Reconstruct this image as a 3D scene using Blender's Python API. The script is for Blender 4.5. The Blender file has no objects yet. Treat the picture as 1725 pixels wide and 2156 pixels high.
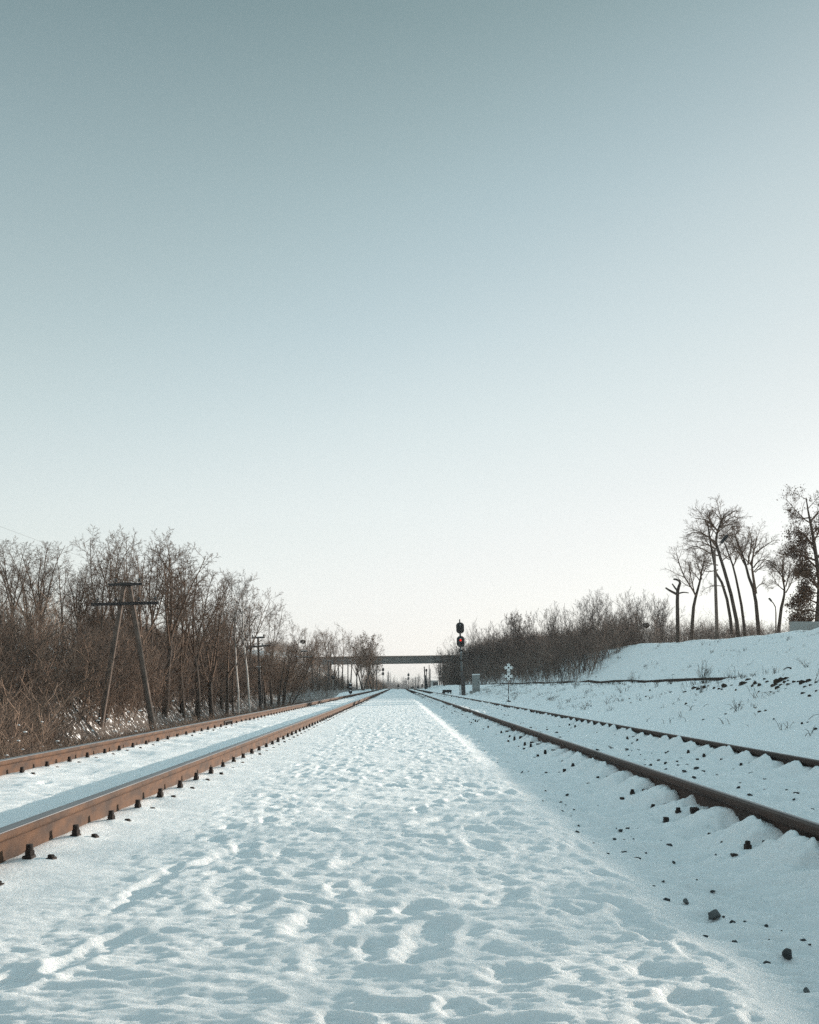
import bpy, bmesh, math, random
import numpy as np
from mathutils import Vector, Matrix

rnd = random.Random(7)
PI = math.pi
scene = bpy.context.scene
COL = scene.collection

# ------------------------------------------------------------------ camera maths
F = 2050.0; VX, VY = 838.0, 1444.0; CZ = 0.80          # focal length and vanishing point in units of a 1725 px wide picture
def X_at(dx, Y): return (dx - VX) / F * Y
def Z_at(dy, Y): return CZ - (dy - VY) / F * Y
def P(dx, dy, Y): return Vector((X_at(dx, Y), Y, Z_at(dy, Y)))

SUN_EL, SUN_AZ = math.radians(9.5), math.radians(51.0)   # azimuth to the right of the track

# ------------------------------------------------------------------ helpers
def tag(o, label=None, cat=None, group=None, kind=None):
    if label: o['label'] = label
    if cat: o['category'] = cat
    if group: o['group'] = group
    if kind: o['kind'] = kind
    return o

def link(o, parent=None):
    COL.objects.link(o)
    if parent is not None: o.parent = parent
    return o

def empty(name, loc, label, cat, group=None, rz=0.0):
    o = bpy.data.objects.new(name, None)
    o.empty_display_size = 0.2
    o.location = loc; o.rotation_euler = (0, 0, rz)
    link(o)
    return tag(o, label, cat, group)

def mesh_np(name, V, Q, smooth=True, T=None):
    """numpy vertices, quads and triangles -> mesh"""
    me = bpy.data.meshes.new(name)
    V = np.asarray(V, dtype=np.float32)
    nq = 0 if Q is None else len(Q); nt = 0 if T is None else len(T)
    me.vertices.add(len(V)); me.vertices.foreach_set('co', V.ravel())
    loops = []
    if nq: loops.append(np.asarray(Q, dtype=np.int32).ravel())
    if nt: loops.append(np.asarray(T, dtype=np.int32).ravel())
    L = np.concatenate(loops)
    me.loops.add(len(L)); me.loops.foreach_set('vertex_index', L)
    st = np.concatenate([np.arange(nq, dtype=np.int32) * 4, nq * 4 + np.arange(nt, dtype=np.int32) * 3])
    me.polygons.add(nq + nt); me.polygons.foreach_set('loop_start', st.astype(np.int32))
    me.polygons.foreach_set('use_smooth', np.full(nq + nt, smooth))
    me.update(calc_edges=True)
    return me

def obj_me(name, me, mat, parent=None, loc=None):
    if mat is not None and not me.materials: me.materials.append(mat)
    o = bpy.data.objects.new(name, me)
    if loc is not None: o.location = loc
    return link(o, parent)

class MB:
    """collects simple shapes into one mesh"""
    def __init__(s): s.bm = bmesh.new()
    def box(s, c, d, rot=None, bevel=0.0):
        r = bmesh.ops.create_cube(s.bm, size=1.0)
        vs = r['verts']
        m = Matrix.Translation(Vector(c)) @ (rot.to_4x4() if rot is not None else Matrix()) @ Matrix.Diagonal((d[0], d[1], d[2], 1))
        bmesh.ops.transform(s.bm, matrix=m, verts=vs)
        if bevel > 0:
            es = list({e for v in vs for e in v.link_edges})
            bmesh.ops.bevel(s.bm, geom=es, offset=bevel, segments=2, affect='EDGES', profile=0.6)
        return s
    def cyl(s, a, b, r0, r1=None, n=12, caps=True):
        a = Vector(a); b = Vector(b); r1 = r0 if r1 is None else r1
        d = b - a; L = d.length
        q = d.to_track_quat('Z', 'Y').to_matrix().to_4x4()
        r = bmesh.ops.create_cone(s.bm, cap_ends=caps, segments=n, radius1=r0, radius2=r1, depth=L)
        bmesh.ops.transform(s.bm, matrix=Matrix.Translation((a + b) / 2) @ q, verts=r['verts'])
        return s
    def sph(s, c, rad, n=12, sc=(1, 1, 1)):
        r = bmesh.ops.create_uvsphere(s.bm, u_segments=n, v_segments=max(6, n // 2 + 2), radius=rad)
        bmesh.ops.transform(s.bm, matrix=Matrix.Translation(Vector(c)) @ Matrix.Diagonal((sc[0], sc[1], sc[2], 1)), verts=r['verts'])
        return s
    def lathe(s, prof, c=(0, 0, 0), n=16, rot=None):
        rings = []
        M = Matrix.Translation(Vector(c)) @ (rot.to_4x4() if rot is not None else Matrix())
        for r, z in prof:
            rings.append([s.bm.verts.new(M @ Vector((r * math.cos(2 * PI * k / n), r * math.sin(2 * PI * k / n), z))) for k in range(n)])
        for a, b in zip(rings, rings[1:]):
            for k in range(n):
                s.bm.faces.new((a[k], a[(k + 1) % n], b[(k + 1) % n], b[k]))
        s.bm.faces.new(list(reversed(rings[0]))); s.bm.faces.new(rings[-1])
        return s
    def prism(s, poly, y0, y1):
        """polygon in x,z extruded along y"""
        a = [s.bm.verts.new((x, y0, z)) for x, z in poly]; b = [s.bm.verts.new((x, y1, z)) for x, z in poly]
        n = len(poly)
        s.bm.faces.new(a); s.bm.faces.new(list(reversed(b)))
        for k in range(n): s.bm.faces.new((a[k], b[k], b[(k + 1) % n], a[(k + 1) % n]))
        return s
    def build(s, name, mat, parent=None, smooth=False, loc=None):
        bmesh.ops.recalc_face_normals(s.bm, faces=s.bm.faces[:])
        me = bpy.data.meshes.new(name); s.bm.to_mesh(me); s.bm.free()
        if smooth:
            for p in me.polygons: p.use_smooth = True
            try: me.set_sharp_from_angle(angle=math.radians(40))
            except Exception: pass
        return obj_me(name, me, mat, parent, loc)

def copy_tree(o, parent=None):
    c = o.copy(); link(c)
    c.parent = parent
    for ch in list(o.children): copy_tree(ch, c)
    return c

# ------------------------------------------------------------------ noise (numpy)
def _hash(ix, iy, seed):
    h = (ix.astype(np.int64) * 374761393 + iy.astype(np.int64) * 668265263 + seed * 1442695041) & 0x7fffffff
    h = ((h ^ (h >> 13)) * 1274126177) & 0x7fffffff
    h = h ^ (h >> 16)
    return (h & 0xffff).astype(np.float32) / 65535.0
def vnoise(x, y, seed=0):
    x = np.asarray(x, dtype=np.float64); y = np.asarray(y, dtype=np.float64)
    ix = np.floor(x).astype(np.int64); iy = np.floor(y).astype(np.int64)
    fx = (x - ix).astype(np.float32); fy = (y - iy).astype(np.float32)
    fx = fx * fx * fx * (fx * (fx * 6 - 15) + 10); fy = fy * fy * fy * (fy * (fy * 6 - 15) + 10)
    a = _hash(ix, iy, seed); b = _hash(ix + 1, iy, seed); c = _hash(ix, iy + 1, seed); d = _hash(ix + 1, iy + 1, seed)
    return (a * (1 - fx) + b * fx) * (1 - fy) + (c * (1 - fx) + d * fx) * fy - 0.5
def fbm(x, y, oct=4, seed=0, gain=0.5):
    s = 0; a = 1.0
    for k in range(oct):
        s = s + a * vnoise(x * 2 ** k + 17.3 * k, y * 2 ** k - 9.1 * k, seed + k); a *= gain
    return s
def sstep(a, b, x):
    t = np.clip((x - a) / (b - a), 0, 1); return t * t * (3 - 2 * t)

# ------------------------------------------------------------------ lie of the land
RAIL_X = {'LI': -1.68, 'LO': -3.265, 'RI': 1.838, 'RO': 3.43}
SLEEPER = 0.574
PH_L, PH_R = 4.18, 3.95
def crest(Y):
    t = np.maximum(0, np.asarray(Y, dtype=np.float64) - 232.0)
    return np.where(t < 130, 1.1e-4 * t * t, 1.859 + (t - 130) * 0.012)
def crest1(Y): return float(min(crest(Y), 6.5))
def H(X, Y, fine=False):
    X = np.asarray(X, dtype=np.float64); Y = np.asarray(Y, dtype=np.float64)
    X, Y = np.broadcast_arrays(X, Y)
    ax = np.abs(X)
    Xe = X + np.where((X > 0.3) & (X < 1.4), (fbm(Y * 1.9, Y * 0 + 3.3, 4, 5, .7)) * 0.055, 0)
    core = np.interp(Xe, [-4.6, -3.75, -3.55, -3.43, -3.36, -3.30, -3.1, -1.82, -1.58, -1.1, -.3, .3, .72, .85, 1.0, 1.3, 1.6, 1.95, 2.6, 3.25, 3.6, 4.2, 4.9, 5.3],
                     [-.26, -.03, .05, .14, .155, .05, .05, .05, .045, .045, .055, .06, .066, .05, .018, -.02, .0, .01, .0, .02, .08, .085, .07, .01])
    z = core
    # left: embankment foot, then the hillside
    D = -1.75 + 1.80 * sstep(70, 125, Y)
    Hl = 3.2 + 4.8 * sstep(110, 235, Y) - 5.0 * sstep(255, 330, Y)
    bD = np.interp(X, [-13.5, -12.0, -7.0, -4.4], [0, 1, 1, 0])
    bH = np.interp(X, [-400, -60, -25, -23, -13.5, -12.0], [1.9, 1.35, 1.06, 1.0, 0.13, 0])
    z = np.where(X < -4.6, np.interp(X, [-8, -4.6], [0, -.26]), z) + bD * D + bH * Hl
    # right: lower bank, ledge with the siding, upper bank
    lip = 0.86 + 0.44 * (1 - sstep(17, 30, Y))
    lip = lip * (1 - 0.25 * sstep(70, 110, Y))
    ter = 0.92 - 0.02 * sstep(40, 120, Y)
    Hr = np.interp(Y, [-50, 21, 26, 38, 42, 56, 76, 95], [3.85, 3.84, 3.74, 3.68, 3.18, 3.48, 3.91, 3.91]) + 0.10 * fbm(Y / 9.0, Y * 0 + 1.7, 3, 21) * sstep(38, 50, Y) + 4.2 * sstep(95, 235, Y) - 5.6 * sstep(255, 330, Y)  # near crest, outside the view, raised so its shade reaches the path edge
    b1 = np.interp(X, [5.3, 5.8, 7.3, 8.25, 8.7, 9.4, 9.6], [0, .06, .52, .86, 1.0, .0, 0])
    bt = np.interp(X, [8.7, 9.4, 12.0, 17.0], [0, 1, 1, 0])
    b2 = np.interp(X, [12.0, 12.6, 17.2, 18.4, 30, 400], [0, .03, .93, 1.0, 1.05, 1.6])
    z = np.where(X > 5.3, np.interp(X, [5.3, 6.2], [.01, 0]), z) + b1 * lip + bt * ter + b2 * Hr
    rough = sstep(5.0, 7.5, ax) 
    z = z + rough * (0.16 * fbm(X / 3.2, Y / 3.2, 4, 31)) * np.where(ax > 12.6, 1.3, 0.55) * (1 - sstep(16.2, 17.2, X) * (1 - sstep(22, 26, X)) * (1 - sstep(38, 50, Y)))
    z = z + sstep(5.2, 6.4, X) * (1 - sstep(18, 20, X)) * (0.06 * fbm(X / .55, Y / .8, 4, 77) + 0.025 * fbm(X / .2, Y / .3, 3, 78))
    # far away the land lies flat
    z = z - np.minimum(crest(Y), 6.5)
    return z
def H1(X, Y): return float(H(np.array([X]), np.array([Y]))[0])

# ------------------------------------------------------------------ materials
def mat_new(name):
    m = bpy.data.materials.new(name); m.use_nodes = True
    nt = m.node_tree; b = nt.nodes['Principled BSDF']
    return m, nt, b
def N(nt, t, **kw):
    n = nt.nodes.new(t)
    for k, v in kw.items(): setattr(n, k, v)
    return n
def simple(name, c1, c2=None, rough=0.8, scale=8.0, metal=0.0, bump=0.0, bscale=None, detail=5.0, stretch=None, spec=0.3):
    m, nt, b = mat_new(name)
    b.inputs['Roughness'].default_value = rough; b.inputs['Metallic'].default_value = metal
    b.inputs['Specular IOR Level'].default_value = spec
    if c2 is None: b.inputs['Base Color'].default_value = (*c1, 1)
    else:
        tc = N(nt, 'ShaderNodeTexCoord'); mp = N(nt, 'ShaderNodeMapping')
        nt.links.new(tc.outputs['Object'], mp.inputs['Vector'])
        if stretch: mp.inputs['Scale'].default_value = stretch
        no = N(nt, 'ShaderNodeTexNoise'); no.inputs['Scale'].default_value = scale; no.inputs['Detail'].default_value = detail
        nt.links.new(mp.outputs['Vector'], no.inputs['Vector'])
        cr = N(nt, 'ShaderNodeValToRGB')
        cr.color_ramp.elements[0].position = 0.32; cr.color_ramp.elements[0].color = (*c1, 1)
        cr.color_ramp.elements[1].position = 0.68; cr.color_ramp.elements[1].color = (*c2, 1)
        nt.links.new(no.outputs['Fac'], cr.inputs['Fac']); nt.links.new(cr.outputs['Color'], b.inputs['Base Color'])
        if bump:
            bn = N(nt, 'ShaderNodeTexNoise'); bn.inputs['Scale'].default_value = bscale or scale * 3; bn.inputs['Detail'].default_value = 6
            nt.links.new(mp.outputs['Vector'], bn.inputs['Vector'])
            bp = N(nt, 'ShaderNodeBump'); bp.inputs['Strength'].default_value = bump; bp.inputs['Distance'].default_value = 0.01
            nt.links.new(bn.outputs['Fac'], bp.inputs['Height']); nt.links.new(bp.outputs['Normal'], b.inputs['Normal'])
    return m

SNOW = (0.875, 0.878, 0.882)
def snow_material():
    m, nt, b = mat_new('snow')
    b.inputs['Roughness'].default_value = 0.55; b.inputs['Specular IOR Level'].default_value = 0.25
    b.inputs['Subsurface Weight'].default_value = 0.5; b.inputs['Subsurface Radius'].default_value = (1.0, 0.95, 0.9); b.inputs['Subsurface Scale'].default_value = 0.016
    tc = N(nt, 'ShaderNodeTexCoord')
    at = N(nt, 'ShaderNodeAttribute', attribute_name='soil')
    n1 = N(nt, 'ShaderNodeTexNoise'); n1.inputs['Scale'].default_value = 8.5; n1.inputs['Detail'].default_value = 3; n1.inputs['Roughness'].default_value = 0.55
    mp = N(nt, 'ShaderNodeMapping'); mp.inputs['Scale'].default_value = (0.45, 0.62, 0.55)
    nt.links.new(tc.outputs['Object'], mp.inputs['Vector']); nt.links.new(mp.outputs['Vector'], n1.inputs['Vector'])
    ad = N(nt, 'ShaderNodeMath', operation='ADD'); nt.links.new(n1.outputs['Fac'], ad.inputs[0]); nt.links.new(at.outputs['Fac'], ad.inputs[1])
    rp = N(nt, 'ShaderNodeMapRange'); rp.inputs['From Min'].default_value = 0.90; rp.inputs['From Max'].default_value = 0.93
    nt.links.new(ad.outputs[0], rp.inputs['Value'])
    mx = N(nt, 'ShaderNodeMix', data_type='RGBA')
    nt.links.new(rp.outputs['Result'], mx.inputs['Factor'])
    mx.inputs['A'].default_value = (*SNOW, 1); mx.inputs['B'].default_value = (0.060, 0.043, 0.031, 1)
    nt.links.new(mx.outputs['Result'], b.inputs['Base Color'])
    g = N(nt, 'ShaderNodeTexNoise'); g.inputs['Scale'].default_value = 55; g.inputs['Detail'].default_value = 8; g.inputs['Roughness'].default_value = 0.72
    nt.links.new(tc.outputs['Object'], g.inputs['Vector'])
    bp = N(nt, 'ShaderNodeBump'); bp.inputs['Strength'].default_value = 0.9; bp.inputs['Distance'].default_value = 0.018
    nt.links.new(g.outputs['Fac'], bp.inputs['Height']); nt.links.new(bp.outputs['Normal'], b.inputs['Normal'])
    return m
M = {}
M['snow'] = snow_material()
M['snowcap'] = simple('snow_cap', SNOW, rough=0.6)
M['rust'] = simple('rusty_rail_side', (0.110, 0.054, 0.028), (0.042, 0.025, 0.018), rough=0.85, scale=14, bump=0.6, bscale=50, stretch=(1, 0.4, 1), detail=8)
M['rust_shaded'] = simple('shaded_rusty_rail_side', (0.062, 0.034, 0.025), (0.032, 0.022, 0.018), rough=0.75, scale=9, bump=0.4, bscale=60, stretch=(1, 0.25, 1))  # darker copy of the rust, back-lit shade put into the colour
M['steel'] = simple('worn_steel_top', (0.20, 0.20, 0.20), (0.13, 0.13, 0.14), rough=0.38, metal=0.9, scale=30, stretch=(3, 0.1, 1))
M['iron'] = simple('dark_iron', (0.016, 0.012, 0.011), (0.032, 0.022, 0.018), rough=0.8, scale=40)
M['wood'] = simple('weathered_pole', (0.055, 0.05, 0.05), (0.10, 0.09, 0.085), rough=0.9, scale=3, bump=0.5, bscale=18, stretch=(6, 6, 0.5))
M['concrete_pole'] = simple('grey_concrete_pole', (0.095, 0.072, 0.06), (0.17, 0.13, 0.108), rough=0.9, scale=4, bump=0.3, bscale=30)
M['arm'] = simple('tarred_crossarm', (0.02, 0.02, 0.022), (0.045, 0.042, 0.042), rough=0.8, scale=6, stretch=(0.6, 6, 6))
M['glass_ins'] = simple('brown_porcelain', (0.03, 0.022, 0.02), rough=0.2, spec=0.6)
M['black'] = simple('black_signal_paint', (0.012, 0.014, 0.016), (0.022, 0.025, 0.028), rough=0.55, scale=14)
M['grey_paint'] = simple('grey_mast_paint', (0.10, 0.11, 0.115), (0.14, 0.15, 0.15), rough=0.7, scale=8)
M['cabinet'] = simple('grey_cabinet_concrete', (0.24, 0.25, 0.245), (0.33, 0.34, 0.33), rough=0.9, scale=9, bump=0.3, bscale=40)
M['bridge'] = simple('bridge_concrete', (0.115, 0.118, 0.115), (0.17, 0.17, 0.165), rough=0.9, scale=0.7, bump=0.3, bscale=5)
M['rail_paint'] = simple('rusty_parapet', (0.30, 0.14, 0.07), (0.2, 0.1, 0.06), rough=0.9, scale=1.2)
M['white_sign'] = simple('white_reflective', (0.75, 0.78, 0.78), rough=0.5)
M['white_band'] = simple('dirty_white_band', (0.55, 0.57, 0.57), rough=0.7)
M['bark'] = simple('dark_bark', (0.045, 0.034, 0.028), (0.085, 0.065, 0.052), rough=0.95, scale=5, stretch=(3, 3, 0.6))
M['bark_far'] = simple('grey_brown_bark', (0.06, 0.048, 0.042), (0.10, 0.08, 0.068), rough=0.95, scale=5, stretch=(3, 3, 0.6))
M['twig'] = simple('brown_twigs', (0.095, 0.060, 0.042), (0.16, 0.105, 0.075), rough=0.95, scale=0.9)
M['brush'] = simple('brown_brushwood', (0.075, 0.052, 0.04), (0.19, 0.14, 0.105), rough=0.95, scale=0.8, detail=8)
M['brush_dark'] = simple('dark_brushwood', (0.055, 0.042, 0.038), (0.12, 0.09, 0.075), rough=0.95, scale=0.8, detail=8)
def brush_mat(name, c0, c1, c2):
    m, nt, b = mat_new(name); b.inputs['Roughness'].default_value = .95
    at = N(nt, 'ShaderNodeAttribute', attribute_name='tone'); cr = N(nt, 'ShaderNodeValToRGB')
    e = cr.color_ramp.elements; e[0].position = 0; e[0].color = (*c0, 1); e[1].position = 1; e[1].color = (*c2, 1)
    q = e.new(.6); q.color = (*c1, 1)
    nt.links.new(at.outputs['Fac'], cr.inputs['Fac']); nt.links.new(cr.outputs['Color'], b.inputs['Base Color'])
    return m
M['brush'] = brush_mat('brown_brushwood', (.045, .033, .027), (.12, .080, .058), (.30, .205, .150))
M['brush_dark'] = brush_mat('dark_brushwood', (.05, .038, .034), (.12, .086, .07), (.27, .20, .165))
M['birch'] = simple('birch_bark', (0.80, 0.74, 0.69), (0.42, 0.37, 0.34), rough=0.8, scale=3.0, stretch=(1, 1, 0.6))
M['leaf_brown'] = simple('dry_brown_leaves', (0.07, 0.04, 0.028), (0.13, 0.075, 0.045), rough=0.9, scale=1.5)
M['leaf_russet'] = simple('russet_leaves', (0.12, 0.065, 0.035), (0.2, 0.11, 0.06), rough=0.9, scale=1.5)
M['weed'] = simple('dry_weed', (0.05, 0.045, 0.04), (0.10, 0.085, 0.07), rough=0.95, scale=4)
M['stone'] = simple('dark_ballast', (0.025, 0.027, 0.03), (0.075, 0.078, 0.08), rough=0.9, scale=55, bump=0.6, bscale=90)
M['granite'] = simple('speckled_granite', (0.035, 0.04, 0.042), (0.19, 0.20, 0.20), rough=0.9, scale=170, bump=0.5, bscale=120)
M['hut'] = simple('pale_render', (0.36, 0.35, 0.34), (0.45, 0.44, 0.43), rough=0.9, scale=2)
M['dark'] = simple('dark_opening', (0.03, 0.028, 0.03), rough=0.6)
M['wire'] = simple('wire_metal', (0.05, 0.05, 0.05), rough=0.6, metal=0.5)
M['lens'] = simple('dark_lens', (0.01, 0.01, 0.012), rough=0.1, spec=0.6)
M['hazed_twig'] = simple('far_hazed_twigs', (0.10, 0.10, 0.105), (0.15, 0.145, 0.145), rough=0.95, scale=0.3)  # pale grey: distance haze put into the bark colour
def red_lamp():
    m, nt, b = mat_new('red_lamp')
    b.inputs['Base Color'].default_value = (0.6, 0.02, 0.01, 1)
    b.inputs['Emission Color'].default_value = (1.0, 0.03, 0.015, 1); b.inputs['Emission Strength'].default_value = .55
    return m
M['red'] = red_lamp()

# ------------------------------------------------------------------ snow ground: one sheet to the horizon
def build_ground():
    cols = [np.array([-3000, -2000, -1200, -800, -500, -320, -220, -160, -120, -95, -75, -60, -50, -42, -36.]),
            np.arange(-31, -8.0, 0.35), np.arange(-8, -4.4, 0.12), np.arange(-4.4, -3.4, 0.035), np.arange(-3.4, -1.85, 0.02), np.arange(-1.85, 1.99, 0.0125),
            np.arange(1.99, 3.45, 0.016), np.arange(3.45, 5.4, 0.03), np.arange(5.4, 9.6, 0.06), np.arange(9.6, 26, 0.22),
            np.array([26.5, 28, 30, 33, 37, 42, 50, 60, 75, 95, 120, 160, 220, 320, 500, 800, 1200, 2000, 3000.])]
    xs = np.concatenate(cols)
    ys = [-6, -4, -3, -2, -1, 0, .5, 0.9, 1.2, 1.4]
    y = 1.5
    while y < 3200:
        ys.append(y)
        dz = min(0.75 * y * y / 671.0, 0.0058 * y) if y < 60 else (0.011 * y if y < 300 else 0.08 * y)
        y += max(dz, 0.005)
    ys = np.array(ys)
    X, Y = np.meshgrid(xs, ys)
    Z = H(X, Y)
    near = (ys > 0.5) & (ys < 95)
    # --- fine relief of the near snow
    ci = (xs > -4.2) & (xs < 6.2)
    rr = np.where(near)[0]; cc = np.where(ci)[0]
    r0, r1 = rr[0], rr[-1] + 1; c0, c1 = cc[0], cc[-1] + 1
    x = X[r0:r1, c0:c1]; yy = Y[r0:r1, c0:c1]; z = Z[r0:r1, c0:c1]
    path = sstep(-1.40, -0.80, x) * (1 - sstep(0.80, 1.0, x))
    between = sstep(-3.2, -3.0, x) * (1 - sstep(-1.92, -1.78, x))
    right = sstep(0.90, 1.1, x)
    wx = x + 0.07 * fbm(x * 2.1, yy * 2.1, 2, 301); wy = yy + 0.10 * fbm(x * 1.7, yy * 1.7, 2, 302)
    ripple = fbm(wx * 4.2, wy * 12.0, 4, 40, 0.55)
    broad = fbm(wx * 2.4, wy * 2.4, 4, 44)
    fine = fbm(wx * 26, wy * 34, 4, 48, 0.6)
    rid = 1 - np.abs(fbm(wx * 5.2, wy * 6.2, 3, 52)) * 3.2
    patchy = sstep(-0.25, 0.35, fbm(x * 1.3, yy * 1.3, 3, 61))
    z = z + path * (0.0095 * ripple * (0.3 + 0.9 * patchy) + 0.0070 * broad + 0.0066 * fine * (1.2 - 0.5 * patchy) + 0.0075 * np.maximum(rid, -0.5))
    smooth_side = sstep(-1.66, -1.56, x) * (1 - sstep(-1.25, -0.80, x))
    z = z + smooth_side * (0.010 * broad + 0.0022 * fine)
    z = z + between * (0.028 * broad + 0.0035 * fine + 0.010 * fbm(x * 5, yy * 4, 3, 71))
    z = z + right * (0.026 * broad + 0.040 * fbm(wx * 3.4, wy * 9, 4, 81, .58) * (1 - sstep(3.2, 5, x) * .5) + 0.010 * np.maximum(rid, -.5) + 0.016 * fbm(wx * 11, wy * 15, 3, 83) + 0.006 * fine)
    # lip along the right edge of the path
    lx = 0.80 - 0.055 * fbm(yy * 1.9, yy * 0 + 3.3, 4, 5, .7)
    z = z + np.exp(-((x - lx) / 0.05) ** 2) * (0.006 + 0.010 * vnoise(yy * 6, yy * 0, 91) + 0.012 * fbm(x * 16, yy * 16, 3, 92))
    # heaps against the right-hand rails, dips at each fastening
    for rx, A in ((RAIL_X['RI'], 0.112), (RAIL_X['RO'], 0.118)):
        d = rx - x
        ph = 1 - (0.5 + 0.5 * np.cos(2 * PI * (yy - PH_R) / SLEEPER + 0.5 * vnoise(yy * .7, yy * 0, 98))) ** 2.2
        amp = A * (0.36 + 0.64 * ph) * (1 + 0.55 * vnoise(yy * 2.3, yy * 0 + rx, 95)) + 0.035 * fbm(x * 8, yy * 8, 4, 97)
        prof = np.where(d > 0, np.exp(-((np.maximum(d - 0.04, 0)) / 0.19) ** 2), np.exp(-(d / 0.10) ** 2) * 0.9)
        z = z + amp * prof
    for rx in (RAIL_X['LI'], RAIL_X['LO']):
        d = x - rx
        k = np.abs(((yy - PH_L) / SLEEPER + 0.5) % 1.0 - 0.5) * SLEEPER
        z = z + 0.018 * np.exp(-((d - 0.13) / 0.09) ** 2) * np.exp(-(k / 0.07) ** 2)
        z = z + 0.012 * np.exp(-((d - 0.03) / 0.09) ** 2) * (1 + vnoise(yy * 3.1, yy * 0, 99))
    # --- footprints: (x, y, heading, length, width, depth)
    prints = []
    def px(dx, dy, dx2=None, dy2=None, w=0.10, dep=0.035, grow=1.0):
        def g(a, b):
            Yg = F * 0.745 / (b - VY); return X_at(a, Yg), Yg
        if dx2 is None: x0, y0 = g(dx, dy); prints.append((x0, y0, rnd.uniform(-.5, .5), 0.27 * grow, w, dep))
        else:
            xa, ya = g(dx, dy); xb, yb = g(dx2, dy2)
            prints.append(((xa + xb) / 2, (ya + yb) / 2, math.atan2(xb - xa, yb - ya), math.hypot(xb - xa, yb - ya) * 1.05, w, dep))
    px(630, 1985, 690, 1915, .17, .040); px(870, 2040, 930, 1925, .15, .045); px(1030, 2040, 1130, 2072, .15, .035)
    px(1330, 2060, 1460, 2050, .16, .04); px(100, 2045, 285, 1955, .10, .032); px(255, 1905, 385, 1815, .10, .032)
    px(10, 2085, 60, 2035, .10, .045); px(1285, 1900, 1400, 1985, .15, .045); px(690, 2156, 760, 2140, .17, .04)
    px(760, 1880, 810, 1850, .16, .035); px(440, 1815, 520, 1780, .16, .035); px(840, 1935, 905, 1900, .13, .03)
    px(1150, 1900, 1215, 1930, .12, .03); px(1250, 1840, 1330, 1862, .12, .03); px(985, 1770, 1060, 1800, .14, .035)
    px(880, 1740, 950, 1720, .16, .035); px(1180, 1760, 1235, 1795, .13, .03); px(700, 1745, 800, 1735, .16, .03)
    px(1010, 1900, 1080, 1912, .12, .025); px(1400, 2130, 1530, 2110, .16, .04); px(930, 2135, 1010, 2120, .14, .03)
    px(520, 1925, 560, 1885, .12, .03); px(1450, 1995, 1530, 2040, .12, .03); px(590, 1850, 660, 1835, .13, .03)
    r2 = random.Random(11)
    yv = 2.6
    while yv < 70:
        for k in range(2 if yv < 12 else 3):
            prints.append((r2.uniform(-1.03, 0.80), yv + r2.uniform(0, .25), r2.gauss(0, .45), r2.uniform(.18, .30), r2.uniform(.09, .14), r2.uniform(.018, .045)))
        if r2.random() < .35: prints.append((r2.uniform(-2.9, -2.1), yv, r2.gauss(0, .4), .26, .11, r2.uniform(.02, .04)))
        yv += 0.17 + yv * 0.004
    xr = xs[c0:c1]; yr = ys[r0:r1]
    for (fx, fy, a, L, W, dep) in prints:
        R = L * 0.9
        i0, i1 = np.searchsorted(yr, [fy - R, fy + R]); j0, j1 = np.searchsorted(xr, [fx - R, fx + R])
        if i1 <= i0 or j1 <= j0: continue
        sx = x[i0:i1, j0:j1] - fx; sy = yy[i0:i1, j0:j1] - fy
        u = (sx * math.sin(a) + sy * math.cos(a)) / (L / 2); v = (sx * math.cos(a) - sy * math.sin(a)) / (W / 2)
        e = np.sqrt(u * u + v * v) + 0.5 * fbm(sx * 10 + fx * 3, sy * 10 + fy * 3, 3, 120)
        hole = 1 - sstep(0.55, 1.05, e)
        rim = np.exp(-((e - 1.2) / 0.22) ** 2)
        z[i0:i1, j0:j1] += -dep * .40 * hole + dep * 0.10 * rim
    # ground never rises over the rail heads
    for rx in RAIL_X.values():
        m = np.abs(x - rx) < 0.055
        z[m] = np.minimum(z[m], 0.125)
    Z[r0:r1, c0:c1] = z
    # --- bare soil on the lower bank (attribute read by the material)
    soil = np.zeros_like(Z)
    band = np.exp(-((X - 7.75) / 0.36) ** 2) * sstep(14, 19, Y) * (1 - sstep(27, 33, Y))
    soil += 0.16 * sstep(5.6, 6.4, X) * (1 - sstep(8.3, 8.8, X)) * (1 - sstep(40, 70, Y))
    soil += 0.20 * sstep(12.0, 13.5, X) * (1 - sstep(17.5, 18.2, X)) * (1 - sstep(75, 100, Y))
    soil += 0.28 * sstep(-30, -24, -np.abs(X + 14)) * (X < -7) + 0.24 * (X < -6.5) * sstep(-18, -15.5, X)
    nr, nc = X.shape
    idx = np.arange(nr * nc, dtype=np.int32).reshape(nr, nc)
    Q = np.stack([idx[:-1, :-1], idx[:-1, 1:], idx[1:, 1:], idx[1:, :-1]], axis=-1).reshape(-1, 4)
    V = np.stack([X, Y, Z], axis=-1).reshape(-1, 3)
    me = mesh_np('snow_ground', V, Q, True)
    at = me.attributes.new('soil', 'FLOAT', 'POINT'); at.data.foreach_set('value', soil.astype(np.float32).ravel())
    o = obj_me('snow_ground', me, M['snow'])
    tag(o, kind='structure')
    return xs, ys, Z
GX, GY, GZ = build_ground()
def G(x, y):
    """height of the finished snow sheet"""
    j = int(np.clip(np.searchsorted(GX, x) - 1, 0, len(GX) - 2)); i = int(np.clip(np.searchsorted(GY, y) - 1, 0, len(GY) - 2))
    a = (x - GX[j]) / (GX[j + 1] - GX[j]); b = (y - GY[i]) / (GY[i + 1] - GY[i])
    a = min(max(a, 0), 1); b = min(max(b, 0), 1)
    return float((GZ[i, j] * (1 - a) + GZ[i, j + 1] * a) * (1 - b) + (GZ[i + 1, j] * (1 - a) + GZ[i + 1, j + 1] * a) * b)

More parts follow.
